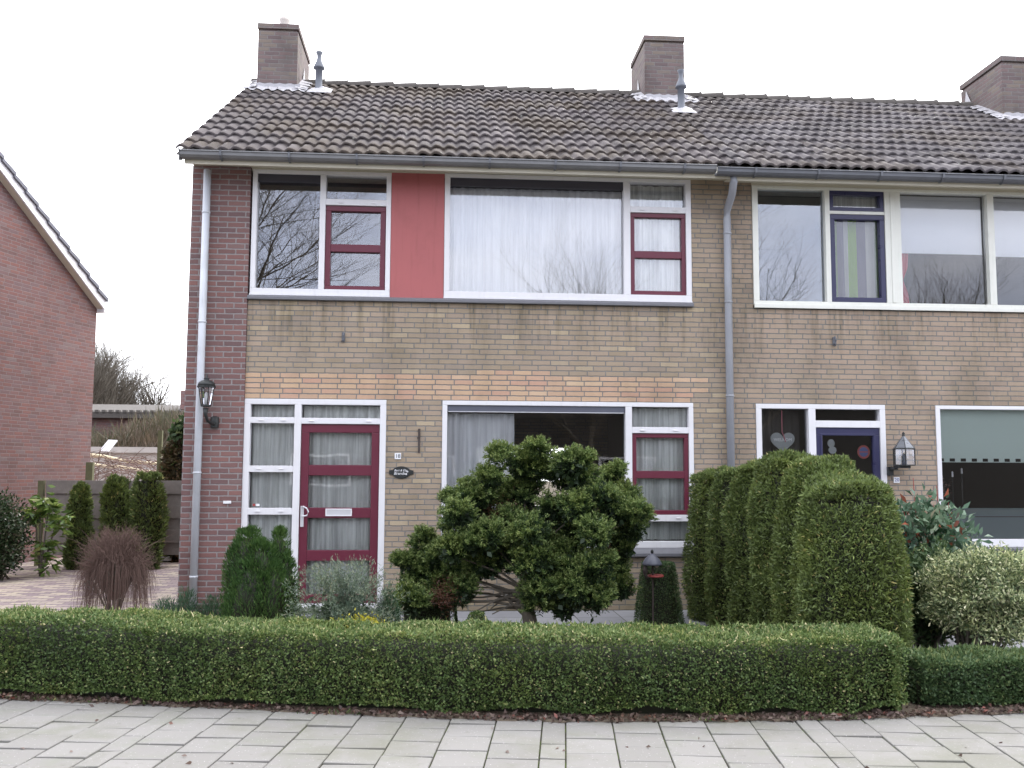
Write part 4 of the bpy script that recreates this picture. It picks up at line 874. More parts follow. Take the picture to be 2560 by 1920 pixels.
# ------------------------------------------------------------------ bare trees and shrubs
def branches(base, h, r0, seed, levels=4, spread=0.5, lean=(0, 0), first=0.35, nb=(5, 5, 5, 4), gravity=0.0):
    r = random.Random(seed); trunk = MB(); crown = MB()
    def grow(p, d, L, rad, lv):
        n = 5; pts = [p]; dd = d.copy()
        for i in range(n):
            dd = (dd+Vector((r.gauss(0, .10), r.gauss(0, .10), r.gauss(0, .07)+0.03-gravity*lv))).normalized(); pts.append(pts[-1]+dd*L/n)
        (trunk if lv == 0 else crown).tube(pts, [rad*(1-0.62*i/n) for i in range(n+1)], (8, 5, 4, 3, 3)[lv], cap=False)
        if lv >= levels: return
        for k in range(nb[lv]):
            t = first+(1-first)*(k+r.random())/nb[lv] if lv == 0 else 0.2+0.8*(k+r.random())/nb[lv]
            i = min(int(t*n), n-1); q = pts[i]+(pts[i+1]-pts[i])*(t*n-i)
            ax = Vector((r.gauss(0, 1), r.gauss(0, 1), r.gauss(0, 0.3))).normalized()
            nd = (dd*(1-spread*0.6)+ax*spread*r.uniform(0.7, 1.3)+Vector((0, 0, 0.15))).normalized()
            grow(q, nd, L*r.uniform(0.5, 0.75), rad*(1-0.6*t)*0.6, lv+1)
    grow(Vector(base), Vector((lean[0], lean[1], 1)).normalized(), h*0.55, r0, 0)
    return trunk, crown
def bare_tree(base, h, r0, seed, label, group=None, **k):
    t = thing('bare_tree', label, 'tree', base, group); a, b = branches(base, h, r0, seed, **k)
    a.put('trunk', 'bark', t, smooth=True); b.put('crown', 'bark', t)
    return t
bare_tree((-17.2, 36, 0), 8.6, 0.3, 11, 'bare leafless tree rising behind the low brown building beside the red neighbour wall', nb=(18, 10, 7, 4), first=0.1, spread=0.5)
bare_tree((-15.9, 38, 0), 7.8, 0.26, 12, 'lower bare tree behind the low brown building, midway along its roof', nb=(18, 10, 7, 4), first=0.1, spread=0.5)
bare_tree((-14.4, 39, 0), 6.6, 0.24, 15, 'smallest bare tree behind the low brown building, nearest to its chimney', nb=(12, 7, 6, 4), first=0.12, spread=0.5)
bare_tree((-18.6, 34, 0), 8.2, 0.25, 16, 'bare tree nearest the corner of the red neighbour wall, behind the low building', nb=(18, 10, 6, 4), first=0.1, spread=0.45)
bare_tree((-16.2, 33, 0), 7.2, 0.2, 18, 'bushy bare tree close behind the roof of the low brown building', nb=(14, 9, 6, 4), first=0.1, spread=0.45)
# trees and houses across the street, seen mirrored in the windows
bare_tree((-8.6, -25, 0), 17.5, 0.14, 21, 'large bare tree across the street mirrored in the upstairs left window', 'trees across the street', nb=(15, 8, 6, 5), first=0.25, spread=0.7)
bare_tree((5.9, -27, 0), 11.2, 0.2, 22, 'bare tree across the street mirrored in the wide upstairs window', 'trees across the street', nb=(9, 6, 6, 4), first=0.25)
bare_tree((11.2, -25, 0), 11.6, 0.16, 23, 'bare tree across the street mirrored in the right upstairs window', 'trees across the street', nb=(9, 6, 6, 4), first=0.2, spread=0.6)
bare_tree((17.5, -24, 0), 10.5, 0.2, 24, 'bare tree across the street mirrored at the right end of the upstairs window band', 'trees across the street', nb=(9, 6, 5, 4), first=0.25)
OH = thing('opposite_house', 'dark brick house row across the street mirrored in the ground floor windows', 'house', (-2, -31, 0))
MB().box(-22, 32, -38, -31, 0, 5.0).put('wall', 'roomd', OH)
MB().prism([(-30.6, 4.95), (-34.5, 7.6), (-38.4, 4.95), (-38.4, 4.8), (-34.5, 7.4), (-30.6, 4.8)], 'x', -22.2, 32.2).put('roof', 'nroof', OH)
for x in (-11, -6.5, -2, 2.5, 7): 
    f = MB(); frame_box(f, x, x+2.6, 0.9, 2.3, 0.09, -30.999, -30.93); wo_ = f.put('window', 'white', OH); pane(wo_, x+0.09, x+2.51, 0.99, 2.21, -30.96)

# thick growth of bare shrubs in front of the low building: reads as one mass
n = 30000
P0 = np.stack([rng.uniform(-18, -6.6, n), rng.uniform(18.5, 23.5, n), rng.uniform(0.1, 1.0, n)**0.6*3.15], 1)
P0[:, 2] *= 0.86+0.14*np.sin(P0[:, 0]*1.3)
Dv = np.stack([rng.normal(0, .35, n), rng.normal(0, .3, n), np.abs(rng.normal(1, .3, n))], 1)
o = foliage('shrub_thicket', [leaf_arrays(P0, Dv, rng.uniform(0.25, 0.7, n), 0.03, np.clip(0.5+0.5*vnoise(P0, 1.2, 4)+rng.normal(0, .2, n), 0, 1), 0.02)], 'l_shrub')
tag(o, 'mass of bare greenish-brown shrubs in front of the low brown building', 'shrubs', kind='stuff')

# loose brush of twigs round the felled branches
paths = []
r = random.Random(9)
for i in range(320):
    p = Vector((r.uniform(-8.4, -5.9), r.uniform(10.3, 12.6), r.uniform(1.3, 1.9))); d = Vector((r.gauss(0.6, .5), r.gauss(0, .3), r.gauss(-0.1, .35))).normalized()
    paths.append([p, p+d*0.25+Vector((0, 0, .03)), p+d*0.5])
o = twig_arrays(paths, 0.012).put('brushwood', 'twig', loc=(-7.1, 11.4, 1.3)); tag(o, 'loose brushwood tangled over the white table and felled branches', 'brushwood', kind='stuff')

# weeping bare bush at the driveway
t = thing('bare_bush', 'dense leafless brown bush with drooping twigs in front of the driveway', 'bush', (-3.40, -0.62, 0))
paths = []; r = random.Random(31)
for i in range(2300):
    a = r.uniform(0, 2*math.pi); el = r.uniform(0.0, 1.25); R0 = 0.36*r.uniform(0.75, 1.12)
    top = Vector((-3.40+R0*math.cos(a)*math.cos(el), -0.62+0.8*R0*math.sin(a)*math.cos(el), 0.62+0.37*math.sin(el)*r.uniform(.8, 1.05)))
    if r.random() < 0.55:   # arching down
        b0 = Vector((-3.40+r.gauss(0, .03), -0.62+r.gauss(0, .03), r.uniform(0.25, 0.6)))
        end = Vector((-3.40+(R0+.05)*math.cos(a)*r.uniform(0.55, 1.05), -0.62+0.8*R0*math.sin(a), r.uniform(0.03, 0.5)))
        paths.append([b0, (b0+top)/2+Vector((0, 0, .1)), top*0.6+end*0.4, end])
    else:
        b0 = Vector((-3.40+r.gauss(0, .05), -0.62+r.gauss(0, .05), r.uniform(0.3, 0.6))); d = (top-b0)
        paths.append([b0, b0+d*0.5+Vector((0, 0, .03)), top, top+d*0.1+Vector((r.gauss(0, .03), r.gauss(0, .03), r.gauss(0, .03)))])
for i in range(7):
    a = r.uniform(0, 6.28); paths.append([Vector((-3.4, -.62, .6)), Vector((-3.4+.4*math.cos(a), -.62+.3*math.sin(a), .85)), Vector((-3.4+.62*math.cos(a), -.62+.4*math.sin(a), .9+.1*math.sin(3*a)))])
twig_arrays(paths, 0.003).put('twigs', 'twig', t)
mb = MB(); r = random.Random(44)
for i in range(16):
    a = i*0.393+r.uniform(-.2, .2); w1 = r.uniform(.10, .2); p1 = Vector((-3.40+.02*math.cos(a), -.62+.02*math.sin(a), -0.02)); p2 = Vector((-3.40+w1*math.cos(a), -.62+w1*math.sin(a), r.uniform(.3, .45))); p3 = p2+Vector((.12*math.cos(a+r.uniform(-.5, .5)), .1*math.sin(a), r.uniform(.15, .35)))
    mb.tube([p1, p1.lerp(p2, .5)+Vector((0, 0, .03)), p2, p3], [.010, .008, .006, .003], 5)
    for k in range(2): mb.tube([p2, p2+Vector((r.gauss(0, .08), r.gauss(0, .06), .12)), p2+Vector((r.gauss(0, .14), r.gauss(0, .1), r.uniform(.15, .4)))], [.006, .004, .002], 4)
mb.put('trunk', 'bark', t)

# ------------------------------------------------------------------ evergreens
def rounded_box_pts(n, path, hw, h, rnd_r=0.12, amp=0.02, seed=1, zmin=0.03):
    """points and normals on a clipped hedge following path [(x,y)], width 2*hw, height h"""
    path = np.array(path, dtype=float); seg = np.diff(path, axis=0); L = np.linalg.norm(seg, axis=1); cum = np.concatenate([[0], np.cumsum(L)])
    per = 2*h+2*hw; s = rng.uniform(0, cum[-1], n); q = rng.uniform(0, per, n)
    i = np.clip(np.searchsorted(cum, s)-1, 0, len(seg)-1); t = seg[i]/L[i][:, None]; c = path[i]+t*(s-cum[i])[:, None]; nn = np.stack([t[:, 1], -t[:, 0]], 1)
    front = q < h; top = (q >= h) & (q < h+2*hw); back = q >= h+2*hw
    off = np.where(front, hw, np.where(top, hw-(q-h), -hw)); z = np.where(front, q, np.where(top, h, h-(q-h-2*hw)))
    # round the upper edges
    rr = rnd_r; ex = np.maximum(np.abs(off)-(hw-rr), 0); ez = np.maximum(z-(h-rr), 0); dl = np.hypot(ex, ez); k = np.where((ex > 0) & (ez > 0) & (dl > rr), rr/np.maximum(dl, 1e-6), 1)
    off2 = np.sign(off)*(np.minimum(np.abs(off), hw-rr)+ex*k); z2 = np.minimum(z, h-rr)+ez*k
    nv = np.stack([np.sign(off)*ex/np.maximum(dl, 1e-6), ez/np.maximum(dl, 1e-6)], 1)
    nv[(front | back) & (ez == 0)] = 0; nv[front & (ez == 0), 0] = 1; nv[back & (ez == 0), 0] = -1; nv[top & (ex == 0)] = (0, 1)
    P_ = np.stack([c[:, 0]+nn[:, 0]*off2, c[:, 1]+nn[:, 1]*off2, z2], 1); Nn = np.stack([nn[:, 0]*nv[:, 0], nn[:, 1]*nv[:, 0], nv[:, 1]], 1)
    P_ = P_+Nn*(amp*vnoise(P_, 6, seed)+amp*0.6*vnoise(P_, 19, seed+1))[:, None]
    P_[:, 2] *= 1+0.035*vnoise(P_*np.array([1, 1, 0]), 2.6, seed+7)
    P_[:, 2] = np.maximum(P_[:, 2], zmin+0.035*(1+vnoise(P_*np.array([1, 1, 0]), 7, seed+8)))
    return P_, Nn
def endcap_pts(n, c, t, hw, h, amp, seed):
    a = rng.uniform(-1, 1, n)*hw; z = rng.uniform(0.03, h, n); cr_ = np.maximum(0, np.abs(a)-(hw-0.12))+np.maximum(0, z-(h-0.12))
    nn = np.array([t[1], -t[0]]); P_ = np.stack([c[0]+nn[0]*a-t[0]*cr_*0.6, c[1]+nn[1]*a-t[1]*cr_*0.6, z], 1); Nn = np.tile([t[0], t[1], 0.1], (n, 1))
    return P_+Nn*(amp*vnoise(P_, 6, seed))[:, None], Nn
def hedge(name, label, path, hw, h, n, mat, size, seed=1, caps=(1,), group=None, rbias=0.0, hscale=None):
    path = np.array(path, dtype=float); xs_ = np.linspace(path[0, 0], path[-1, 0], 90); ys_ = np.interp(xs_, path[:, 0], path[:, 1])
    ysm = np.convolve(np.pad(ys_, 8, mode='reflect', reflect_type='odd'), np.ones(17)/17, 'valid'); path = np.stack([xs_, ysm+0.012*np.sin(xs_*2.1+seed)], 1)
    P_, Nn = rounded_box_pts(n, path, hw, h, 0.075, 0.030, seed)
    if caps:
        t = path[-1]-path[-2]; t /= np.linalg.norm(t); Pc, Nc = endcap_pts(int(n*0.06), path[-1], t, hw, h, 0.02, seed); P_ = np.concatenate([P_, Pc]); Nn = np.concatenate([Nn, Nc])
        t = path[0]-path[1]; t /= np.linalg.norm(t); Pc, Nc = endcap_pts(int(n*0.06), path[0], t, hw, h, 0.02, seed); P_ = np.concatenate([P_, Pc]); Nn = np.concatenate([Nn, Nc])
    m = len(P_); dep = np.abs(rng.normal(0, 0.018, m)); P_ = P_-Nn*dep[:, None]
    gap = vnoise(P_, 23, seed+5)+0.6*vnoise(P_, 50, seed+6); P_ = P_-Nn*(0.04*np.clip(gap-0.75, 0, 1))[:, None]
    Dv = Nn*0.8+rng.normal(size=(m, 3))*0.75+np.array([0, 0, 0.25])
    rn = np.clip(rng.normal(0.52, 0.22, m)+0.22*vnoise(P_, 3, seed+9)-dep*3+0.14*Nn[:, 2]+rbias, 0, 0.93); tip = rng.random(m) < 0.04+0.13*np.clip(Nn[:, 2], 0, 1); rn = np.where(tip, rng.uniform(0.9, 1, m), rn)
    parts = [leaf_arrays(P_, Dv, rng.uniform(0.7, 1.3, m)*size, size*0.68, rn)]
    # stray shoots along the top
    k = int(n*0.016); ii = rng.choice(np.where(Nn[:, 2] > 0.8)[0], k); parts.append(leaf_arrays(P_[ii]+np.array([0, 0, .004]), np.array([0, 0, 1])+rng.normal(size=(k, 3))*0.35, rng.uniform(1.4, 2.8, k)*size, size*0.45, rng.uniform(0.6, 1, k)))
    cx = path; seg = np.diff(cx, axis=0)
    def core(U, V):
        s = U*(len(cx)-1); i = np.minimum(s.astype(int), len(cx)-2); c = cx[i]+(cx[i+1]-cx[i])*(s-i)[:, None]; t = (cx[i+1]-cx[i]); t = t/np.linalg.norm(t, axis=1, keepdims=True); nn = np.stack([t[:, 1], -t[:, 0]], 1)
        sq = np.interp(V, [0, .3, .42, .58, .7, 1], [1, 1, .7, -.7, -1, -1])*(hw-0.085); zz = np.interp(V, [0, .3, .42, .58, .7, 1], [0.02, h-0.18, h-0.075, h-0.075, h-0.18, 0.02])
        return np.stack([c[:, 0]+nn[:, 0]*sq, c[:, 1]+nn[:, 1]*sq, zz], 1)
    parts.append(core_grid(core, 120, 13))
    if hscale:
        for q in parts: q[0][:, 2] *= np.interp(q[0][:, 0], *hscale)
    t = thing(name, label, 'hedge', (float(path[:, 0].mean()), float(path[:, 1].mean()), 0), group)
    foliage('leaves', parts, mat, t)
    mb = MB(); r = random.Random(seed); s = 0.0
    mb.tube([(q[0], q[1], 0.005) for q in cx], 0.012, 5)
    Lt = np.linalg.norm(seg, axis=1).sum(); cum = np.concatenate([[0], np.cumsum(np.linalg.norm(seg, axis=1))])
    while s < Lt:
        x = np.interp(s, cum, cx[:, 0]); y = np.interp(s, cum, cx[:, 1]); mb.tube([(x, y, 0), (x+r.gauss(0, .03), y+r.gauss(0, .03), h*0.5)], [0.014, 0.008], 5); s += 0.16
    mb.put('stems', 'twig', t)
    return t
HP = [(-6.3, -3.13), (-3.1, -3.60), (-2.3, -3.76), (-0.8, -4.14), (0.6, -4.39), (1.8, -4.46), (2.6, -4.47), (3.14, -4.46)]
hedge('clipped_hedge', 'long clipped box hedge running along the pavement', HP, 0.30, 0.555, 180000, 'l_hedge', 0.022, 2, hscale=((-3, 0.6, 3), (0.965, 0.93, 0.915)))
hedge('clipped_hedge', 'short low dark box hedge right of the long hedge, below the variegated bush', [(3.30, -4.40), (3.7, -4.40), (4.3, -4.38), (5.6, -4.3)], 0.24, 0.33, 36000, 'l_hedge2', 0.026, 6)

def blob_plant(name, label, cat, base, fn, n, mat, size, wid, updir=0.3, spread=0.6, seed=1, rmean=0.45, rsd=0.2, tipfrac=0.0, group=None, core=True, depth=0.03, part='foliage', curl=0.15, parent=None, trunk=True):
    """fn(u,v)->points on the outer surface; u around 0..1, v up 0..1"""
    t = parent if parent is not None else thing(name, label, cat, base, group)
    U, V = rng.random(n), rng.random(n); e = 1e-3
    P_ = fn(U, V); Pu = fn(U+e, V); Pv = fn(U, np.minimum(V+e, 1.001)); Nn = unit(np.cross(Pu-P_, Pv-P_)); c = P_.mean(0); flip = ((P_-c)*Nn).sum(1) < 0; Nn[flip] *= -1
    dep = np.abs(rng.normal(0, depth, n)); P_ = P_-Nn*dep[:, None]
    Dv = Nn*0.7+rng.normal(size=(n, 3))*spread+np.array([0, 0, updir])
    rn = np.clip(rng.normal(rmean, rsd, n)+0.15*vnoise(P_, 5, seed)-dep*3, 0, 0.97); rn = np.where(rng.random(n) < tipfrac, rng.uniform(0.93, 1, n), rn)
    parts = [leaf_arrays(P_, Dv, rng.uniform(0.6, 1.35, n)*size, wid, rn, curl)]
    if core:
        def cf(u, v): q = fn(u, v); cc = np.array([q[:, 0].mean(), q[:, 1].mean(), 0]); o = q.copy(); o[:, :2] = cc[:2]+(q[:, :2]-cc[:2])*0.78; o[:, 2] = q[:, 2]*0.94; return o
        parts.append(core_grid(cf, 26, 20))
    foliage(part, parts, mat, t)
    if trunk: MB().tube([(base[0], base[1], base[2]-0.02), (base[0], base[1], base[2]+0.3)], [0.035, 0.02], 8).put('trunk', 'bark', t)
    return t
def column_fn(cx, cy, rx, ry, h, prof, amp=0.06, freq=7, seed=1, z0=0.0):
    """vertical clipped or natural column; prof: [(v, radius factor)], closes at the top"""
    pv, pr = zip(*prof)
    def f(U, V):
        a = 2*np.pi*U; rad = np.interp(V, pv, pr); zz = z0+h*np.interp(V, [0, 0.86, 1], [0, 0.95, 1])
        q = np.stack([cx+rx*rad*np.cos(a), cy+ry*rad*np.sin(a), zz], 1); k = 1+amp*vnoise(q, freq, seed)
        q[:, 0] = cx+(q[:, 0]-cx)*k; q[:, 1] = cy+(q[:, 1]-cy)*k; q[:, 2] += 0.35*amp*vnoise(q, freq*1.3, seed+3)*(V > 0.8); return q
    return f
natural = [(0, .80), (.15, 1.0), (.5, 1.0), (.75, .86), (.88, .66), (.95, .42), (1, 0.0)]
clipped = [(0, .96), (.3, 1.0), (.55, .97), (.74, .88), (.86, .74), (.94, .52), (1, 0.0)]

# evergreen screen: a row of thujas between the two gardens
spots = [(3.06, -0.72, .36, 1.70), (3.16, -1.20, .38, 1.74), (3.26, -1.70, .40, 1.80), (3.34, -2.20, .41, 1.84), (3.40, -2.72, .42, 1.78), (3.40, -3.20, .40, 1.66), (3.27, -3.66, .42, 1.60)]
place = ['nearest the house wall', 'second from the house wall', 'third from the house wall', 'tallest, at the middle of the row', 'fifth from the house wall', 'second from the pavement hedge', 'broadest, nearest the pavement hedge']
for i, (x, y, rr, h) in enumerate(spots):
    fn = column_fn(x, y, rr, rr*0.92, h*0.97, clipped, 0.19, 6.5, 40+i)
    blob_plant('thuja', 'green thuja in the tall screen between the gardens, '+place[i], 'conifer', (x, y, 0), fn, 34000 if i > 1 else 24000, 'l_thuja', 0.042, 0.013, 0.4, 0.8, 50+i, 0.46, 0.20, 0.012, 'thujas in the screen between the gardens', depth=0.035)

# clipped topiaries
def frustum_fn(cx, cy, w0, w1, h, seed):
    def f(U, V):
        a = 2*np.pi*U; c, s = np.cos(a), np.sin(a); sq = 1/np.maximum(np.maximum(np.abs(c), np.abs(s)), 0.001); sq = np.minimum(sq, 1.22)
        top = V > 0.8; rad = np.where(top, w1*(1-(V-0.8)/0.2), w0+(w1-w0)*V/0.8); z = np.where(top, h, h*V/0.8)
        q = np.stack([cx+rad*c*sq, cy+rad*s*sq, z], 1); k = 1+0.03*vnoise(q, 8, seed); q[:, 0] = cx+(q[:, 0]-cx)*k; return q
    return f
blob_plant('topiary', 'clipped box topiary tapering to a flat top, left of the thuja screen', 'topiary', (2.31, -1.0, 0), frustum_fn(2.31, -1.0, 0.245, 0.155, 0.66, 3), 14000, 'l_hedge2', 0.016, 0.010, 0.2, 0.7, 71, 0.5, 0.2, 0.03, depth=0.012)
blob_plant('topiary', 'dark clipped box topiary half hidden behind the left end of the spreading conifer', 'topiary', (-0.12, -1.2, 0), frustum_fn(-0.12, -1.2, 0.31, 0.26, 0.72, 4), 16000, 'l_hedge2', 0.016, 0.010, 0.2, 0.7, 72, 0.4, 0.2, 0.02, depth=0.012)

# spreading dwarf cypress in the middle
LOBES = [(0.58, -2.06, 1.76, 0.109), (0.75, -1.87, 1.7, 0.156), (0.92, -1.98, 1.81, 0.124), (0.89, -1.84, 1.65, 0.157), (1.09, -1.82, 1.65, 0.135), (1.23, -2.16, 1.68, 0.152), (1.35, -2.19, 1.75, 0.06), (1.31, -1.7, 1.52, 0.182), (1.4, -2.04, 1.57, 0.11), (0.47, -2.06, 1.56, 0.131), (0.64, -1.6, 1.42, 0.184), (0.39, -1.92, 1.39, 0.125), (0.81, -1.7, 1.38, 0.182), (0.22, -1.91, 1.34, 0.142), (0.26, -1.82, 1.47, 0.067), (0.15, -2.11, 1.22, 0.152), (0.11, -1.82, 1.07, 0.112), (0.4, -1.68, 1.2, 0.16), (0.05, -1.89, 1.36, 0.054), (1.70, -1.76, 1.58, 0.085), (1.77, -1.8, 1.64, 0.05), (1.53, -2.16, 1.40, 0.13), (1.78, -1.75, 1.42, 0.10), (1.84, -1.85, 1.34, 0.157), (1.67, -2.02, 1.26, 0.176), (1.88, -2.18, 1.22, 0.095), (2.06, -1.68, 1.18, 0.055), (1.87, -1.92, 1.08, 0.156), (1.8, -1.77, 0.89, 0.158), (1.73, -1.67, 0.66, 0.16), (1.78, -1.77, 0.49, 0.136), (0.66, -1.9, 1.12, 0.178), (0.85, -2.21, 1.05, 0.194), (1.1, -1.97, 1.26, 0.177), (1.29, -2.18, 1.27, 0.173), (1.33, -1.89, 0.99, 0.201), (1.06, -1.92, 0.9, 0.178), (0.43, -2.14, 1.01, 0.152), (0.26, -2.12, 0.96, 0.152), (1.44, -2.32, 1.06, 0.17), (0.62, -1.87, 0.81, 0.201), (0.9, -2.19, 0.76, 0.216), (1.22, -2.07, 0.74, 0.219), (1.45, -2.27, 0.72, 0.192), (0.95, -2.15, 0.54, 0.173), (1.24, -2.22, 0.51, 0.194), (1.45, -2.24, 0.47, 0.172), (1.17, -2.1, 0.36, 0.131), (0.91, -2.1, 0.36, 0.109), (-0.23, -1.46, 0.89, 0.103), (-0.2, -1.59, 0.99, 0.046), (-0.36, -1.44, 0.71, 0.103), (-0.45, -1.49, 0.73, 0.047), (-0.25, -1.41, 0.68, 0.178), (-0.04, -1.6, 0.79, 0.175), (0.09, -2.1, 0.88, 0.131), (-0.09, -1.48, 0.58, 0.21), (0.14, -1.62, 0.61, 0.207), (-0.27, -1.46, 0.48, 0.163), (0.2, -1.86, 0.47, 0.134), (-0.04, -1.57, 0.39, 0.185), (-0.3, -1.87, 0.38, 0.134), (0.32, -1.7, 0.71, 0.182), (0.44, -1.86, 0.72, 0.157)]
t = thing('spreading_conifer', 'large irregular dark green cypress bush in front of the wide ground floor window', 'conifer', (0.84, -1.95, 0))
parts = []; rust = []
LR = random.Random(17); ALL = []
LOBES = [(0.86+(x-0.86)*0.96, y, z*0.985, r_*0.95) for x, y, z, r_ in LOBES]
for (x, y, z, rr) in LOBES:
    ALL.append((x, y, z, rr*0.84))
    for q_ in range(5):
        a_, e_ = LR.uniform(0, 6.28), LR.uniform(-.5, 1.2); r2 = rr*LR.uniform(.20, .36)+.008
        ALL.append((x+rr*.80*math.cos(a_)*math.cos(e_), y+rr*.80*math.sin(a_)*math.cos(e_), min(z+rr*.74*math.sin(e_), 1.84), r2))
for (x, y, z, rr) in ALL:
    n = int(130+62000*rr*rr); c = np.array((x, y, z)); q = unit(rng.normal(size=(n, 3))); rad = rr*(0.62+0.40*rng.random(n)**0.5)*(1+0.34*vnoise(q*rr+c, 14, 5)+0.30*vnoise(q*rr+c, 38, 6))
    P_ = c+q*rad[:, None]*np.array([1.0, 0.95, 0.92])
    keep = vnoise(P_, 26, 11)+0.5*vnoise(P_, 60, 12) > -0.22      # sprays gather in tufts with gaps between them
    P_, q, rad, n = P_[keep], q[keep], rad[keep], int(keep.sum())
    # fans: sprays gathered into upturned shells
    Dv = q*0.75+np.array([0, 0, 0.45])+0.45*rng.normal(size=(n, 3))
    out = (rad/rr-0.62)/0.5
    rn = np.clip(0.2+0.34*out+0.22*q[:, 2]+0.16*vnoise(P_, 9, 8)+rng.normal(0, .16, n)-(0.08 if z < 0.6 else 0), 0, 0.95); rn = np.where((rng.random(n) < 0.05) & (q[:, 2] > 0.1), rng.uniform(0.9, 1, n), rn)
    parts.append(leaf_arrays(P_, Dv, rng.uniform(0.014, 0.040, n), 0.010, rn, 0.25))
    # upright finger-like tips
    k = int(5+190*rr); d0 = unit(rng.normal(size=(k, 3))*np.array([1, 1, .5])+np.array([0, -.3, .8])); tp = c+d0*rr*0.98
    for j in range(5):
        m_ = 7; Pq = np.repeat(tp+d0*0.017*j, m_, 0)+rng.normal(size=(k*m_, 3))*0.008; parts.append(leaf_arrays(Pq, np.repeat(d0, m_, 0)+0.5*rng.normal(size=(k*m_, 3)), 0.028, 0.010, np.clip(rng.normal(0.50+0.09*j, .14, k*m_), 0, 1), 0.2))
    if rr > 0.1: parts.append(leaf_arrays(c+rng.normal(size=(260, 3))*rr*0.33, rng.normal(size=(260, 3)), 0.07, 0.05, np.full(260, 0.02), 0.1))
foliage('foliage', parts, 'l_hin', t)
n = 5200; cs = np.array([(0.55, -1.8, 1.22, .16), (0.62, -1.95, 1.10, .14), (1.2, -1.75, 1.1, .15), (0.2, -1.75, 0.55, .13), (0.05, -1.9, 0.45, .12), (1.5, -1.9, 0.85, .12), (0.95, -2.0, 0.6, .12), (0.72, -1.9, 0.95, .13)]); ci = rng.integers(0, len(cs), n)
P_ = cs[ci, :3]+rng.normal(size=(n, 3))*cs[ci, 3:]*0.55; foliage('dead_sprays', [leaf_arrays(P_, rng.normal(size=(n, 3)), 0.035, 0.008, rng.random(n))], 'l_rust', t)
mb = MB(); r = random.Random(3)
mb.tube([(0.84, -1.95, -0.02), (0.86, -1.95, 0.2), (0.82, -1.93, 0.42), (0.86, -1.93, 0.7)], [0.085, 0.07, 0.06, 0.05], 9)
for (x, y, z, rr) in LOBES[1::3]:
    p0 = Vector((0.84, -1.94, min(0.62, 0.22+0.3*z))); p3 = Vector((x, y+0.12, z-0.04)); m1 = p0.lerp(p3, .35)+Vector((r.gauss(0, .03), 0, 0.05)); m2 = p0.lerp(p3, .7)+Vector((r.gauss(0, .03), 0, 0.03))
    mb.tube([p0, m1, m2, p3], [0.018, 0.012, 0.007, 0.003], 6)
for i in range(9):
    p0 = Vector((0.80, -1.9, r.uniform(0.25, 0.5))); p3 = Vector((r.uniform(0.0, 0.5), r.uniform(-2.1, -1.7), r.uniform(0.25, 0.62))); mb.tube([p0, p0.lerp(p3, .5)+Vector((0, 0, r.uniform(-.05, .06))), p3], [0.016, 0.010, 0.005], 5)
mb.put('trunk', 'bark', t)

# smaller garden plants of the end house
def upright_shrub(name, label, cx, cy, w, h, n, mat, seed, lobes, size=0.04, wid=0.008, sp=0.28, **k):
    """several upright flames merged into one shrub"""
    t = thing(name, label, 'shrub', (cx, cy, 0)); parts = []
    for (dx, dy, r_, hh) in lobes:
        fn = column_fn(cx+dx, cy+dy, r_, r_, hh, [(0, .7), (.2, 1), (.5, .95), (.75, .7), (.9, .38), (1, 0)], 0.12, 8, seed)
        m_ = int(n*r_*hh/sum(a[2]*a[3] for a in lobes)); U, V = rng.random(m_), rng.random(m_); q = fn(U, V); a_ = 2*np.pi*U
        Nn = np.stack([np.cos(a_), np.sin(a_), np.full(m_, .1)], 1); q = q-Nn*np.abs(rng.normal(0, .03, m_))[:, None]
        parts.append(leaf_arrays(q, Nn*0.55+np.array([0, 0, k.get('upd', 1.0)])+sp*rng.normal(size=(m_, 3)), rng.uniform(.6, 1.3, m_)*size, wid, np.clip(rng.normal(.45, .22, m_)+0.2*vnoise(q, 7, seed), 0, 1), 0.08))
        def cf(u, v, fn=fn, dx=dx, dy=dy): o = fn(u, v); o[:, 0] = cx+dx+(o[:, 0]-cx-dx)*.75; o[:, 1] = cy+dy+(o[:, 1]-cy-dy)*.75; o[:, 2] *= .93; return o
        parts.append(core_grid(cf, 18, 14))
    foliage('foliage', parts, mat, t); MB().tube([(cx, cy, -0.02), (cx, cy, .25)], [0.03, 0.02], 7).put('trunk', 'bark', t)
    return t
upright_shrub('juniper_shrub', 'rounded bright green feathery juniper left of the burgundy door', -1.62, -2.2, .7, 1.1, 26000, 'l_jun', 81, [(-.10, 0, .20, 1.10), (-.20, .02, .15, .98), (.17, .02, .13, 1.08), (.04, -.08, .22, .98), (.24, 0, .13, .86), (-.02, -.12, .25, .82), (.12, -.12, .22, .78)], size=0.05, wid=0.009)
# bluish juniper with nodding tips
t = thing('juniper_shrub', 'loose grey-green juniper with nodding tips in front of the burgundy door', 'shrub', (-0.83, -2.5, 0)); parts = []; r = random.Random(6)
for i in range(150):
    a_ = r.uniform(0, 6.28); el = r.uniform(0.1, 1.5); L0 = (0.36*math.cos(el)+0.60*math.sin(el))*r.uniform(.75, 1.05)*(1.0 if math.cos(a_) > 0 or el > .9 else 1.12)
    d0 = np.array([math.cos(a_)*math.cos(el), math.sin(a_)*math.cos(el)*.8, math.sin(el)]); m_ = 75; s = rng.random(m_)**.6
    q = np.array([-0.83, -2.5, .24])+d0*L0*s[:, None]+np.array([.05*math.cos(a_), 0, -.06])*(s**3)[:, None]+rng.normal(size=(m_, 3))*.022
    parts.append(leaf_arrays(q, d0*.8+.55*rng.normal(size=(m_, 3)), .036, .007, np.clip(.25+.5*s+rng.normal(0, .18, m_), 0, 1)))
